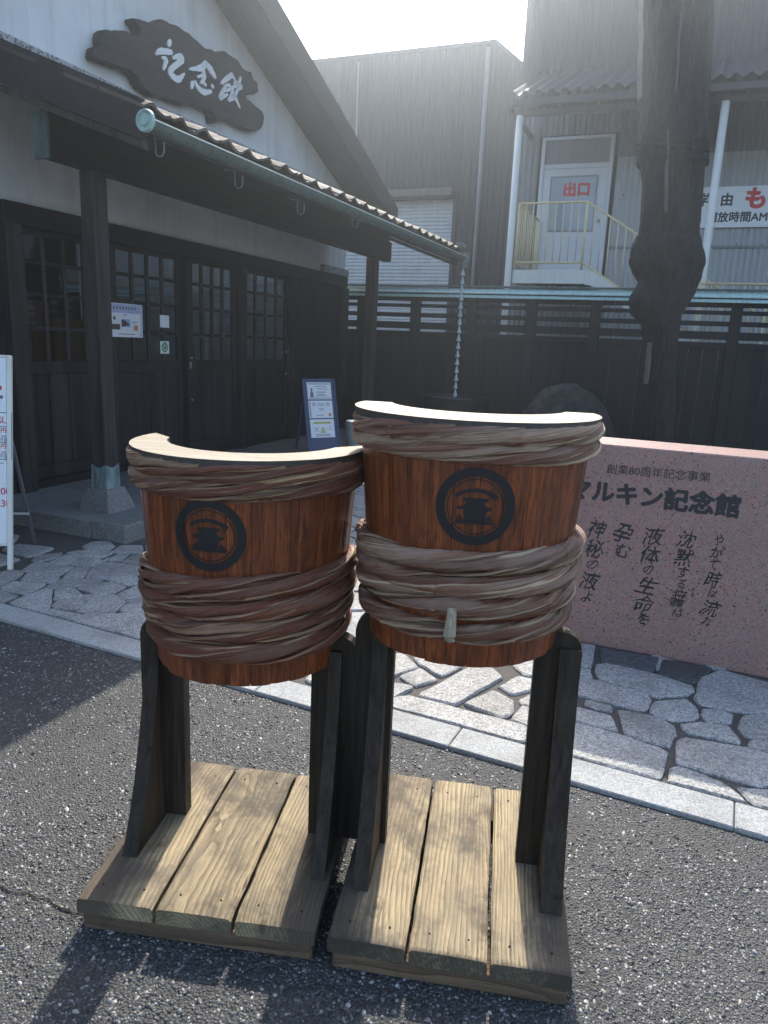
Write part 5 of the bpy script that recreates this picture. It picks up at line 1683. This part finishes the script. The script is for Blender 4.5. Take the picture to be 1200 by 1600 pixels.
# white sign on the wall
ws = thing('wall_sign', 'long white sign with black and red lettering on the corrugated wall', 'sign', FB, UR, -1.0, 3.9)
yL, zT = at(1060, 295); _, zB = at(1090, 357)
YSL = yL + .25
MB().box(UR - .06, UR - .03, -3.4, YSL, zB, zT, .003).build('panel', 'white_panel', ws)
def wtext(s, px, py, hpx, bold, mat):
    y_, z_ = FB.on_x(px, py, UR - .062)
    text_on_x(s, y_, z_, hpx, UR - .0615, bold, mat, ws)
wtext('学', 1087, 321, .23, .03, 'black_ink')
wtext('見', 1040, 324, .23, .03, 'black_ink')
wtext('由', 1124, 320, .22, .03, 'black_ink')
wtext('もろみ', 1161, 323, .37, .05, 'red_ink')
wtext('開放時間AM9:00', 1103, 346, .178, .03, 'black_ink')

# warehouse further back
UM_ = 17.0
mbd = thing('dark_warehouse', 'tall dark corrugated warehouse with a rusty-hooded roller shutter', 'warehouse', FB, UM_, 8)
def topz(y_):
    return 7.80 if y_ > 4.72 else 7.80 - (4.72 - y_) * .80
sy0, sy1, sz1 = 5.42, 10.5, 4.72
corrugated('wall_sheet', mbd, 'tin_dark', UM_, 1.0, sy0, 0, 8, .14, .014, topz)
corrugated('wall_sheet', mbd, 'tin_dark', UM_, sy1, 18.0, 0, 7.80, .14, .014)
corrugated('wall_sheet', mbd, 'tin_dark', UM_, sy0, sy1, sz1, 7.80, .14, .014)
MB().prism([(1.0, 0), (18, 0), (18, 7.74), (4.7, 7.74), (1.0, topz(1.0) - .06)], 'x', UM_ + .3, UM_ + 10).build('wall_core', 'tin_dark', mbd)
MB().prism([(1.0, topz(1.0)), (4.72, 7.80), (18.0, 7.80), (18.0, 7.86), (4.70, 7.86), (1.0, topz(1.0) + .06)], 'x', UM_ - .05, UM_ + 10).build('roof', 'tin_dark', mbd)
shu = MB()
nz = 58
prf = []
for i in range(nz):
    z = sz1 * i / nz
    h_ = sz1 / nz
    prf += [(UM_ + .02, z), (UM_ - .012, z + h_ * .3), (UM_ - .012, z + h_ * .7), (UM_ + .02, z + h_ * .98)]
shu.v = [(a, sy0 + .02, z) for a, z in prf] + [(a, sy1 - .02, z) for a, z in prf]
m = len(prf)
shu.f = [(i, i + 1, m + i + 1, m + i) for i in range(m - 1)]
sh_o = shu.build('roller_shutter', 'shutter_metal', mbd, fix=False)
MB().box(UM_ - .42, UM_ - .02, sy0 - .05, 7.4, sz1 + .005, sz1 + .16, .01).build('shutter_hood', 'rusty_tin', mbd)
for y_ in (sy0 - .06, sy1 - .06):
    MB().box(UM_ - .05, UM_ - .0, y_, y_ + .09, 0, sz1, .004).build('shutter_guide', 'tin_dark', mbd)
MB().tube([(UM_ - .09, 4.85, 0), (UM_ - .09, 4.85, 7.7)], .05, 10).build('down_pipe', 'tin_mid', mbd, True)
MB().tube([(UM_ - .06, 7.9, 4.8), (UM_ - .06, 7.9, 7.7)], .02, 8).build('down_pipe', 'tin_mid', mbd, True)

# ================================================================== FLARE VEIL
hz = MB().box(-50, 50, -35, 65, -1.02, 9.75)  # volume added to imitate the veil of lens flare
t = NT('haze_air')
t.t.nodes.remove(t.b)
pv = t.n('VolumePrincipled')
pv.inputs['Color'].default_value = (0.82, 0.92, 1.0, 1)
pv.inputs['Density'].default_value = 0.008
pv.inputs['Anisotropy'].default_value = 0.86
t.t.links.new(pv.outputs[0], t.out.inputs['Volume'])
M['haze_air'] = t.m
struct('haze', hz, 'haze_air', kind='stuff')
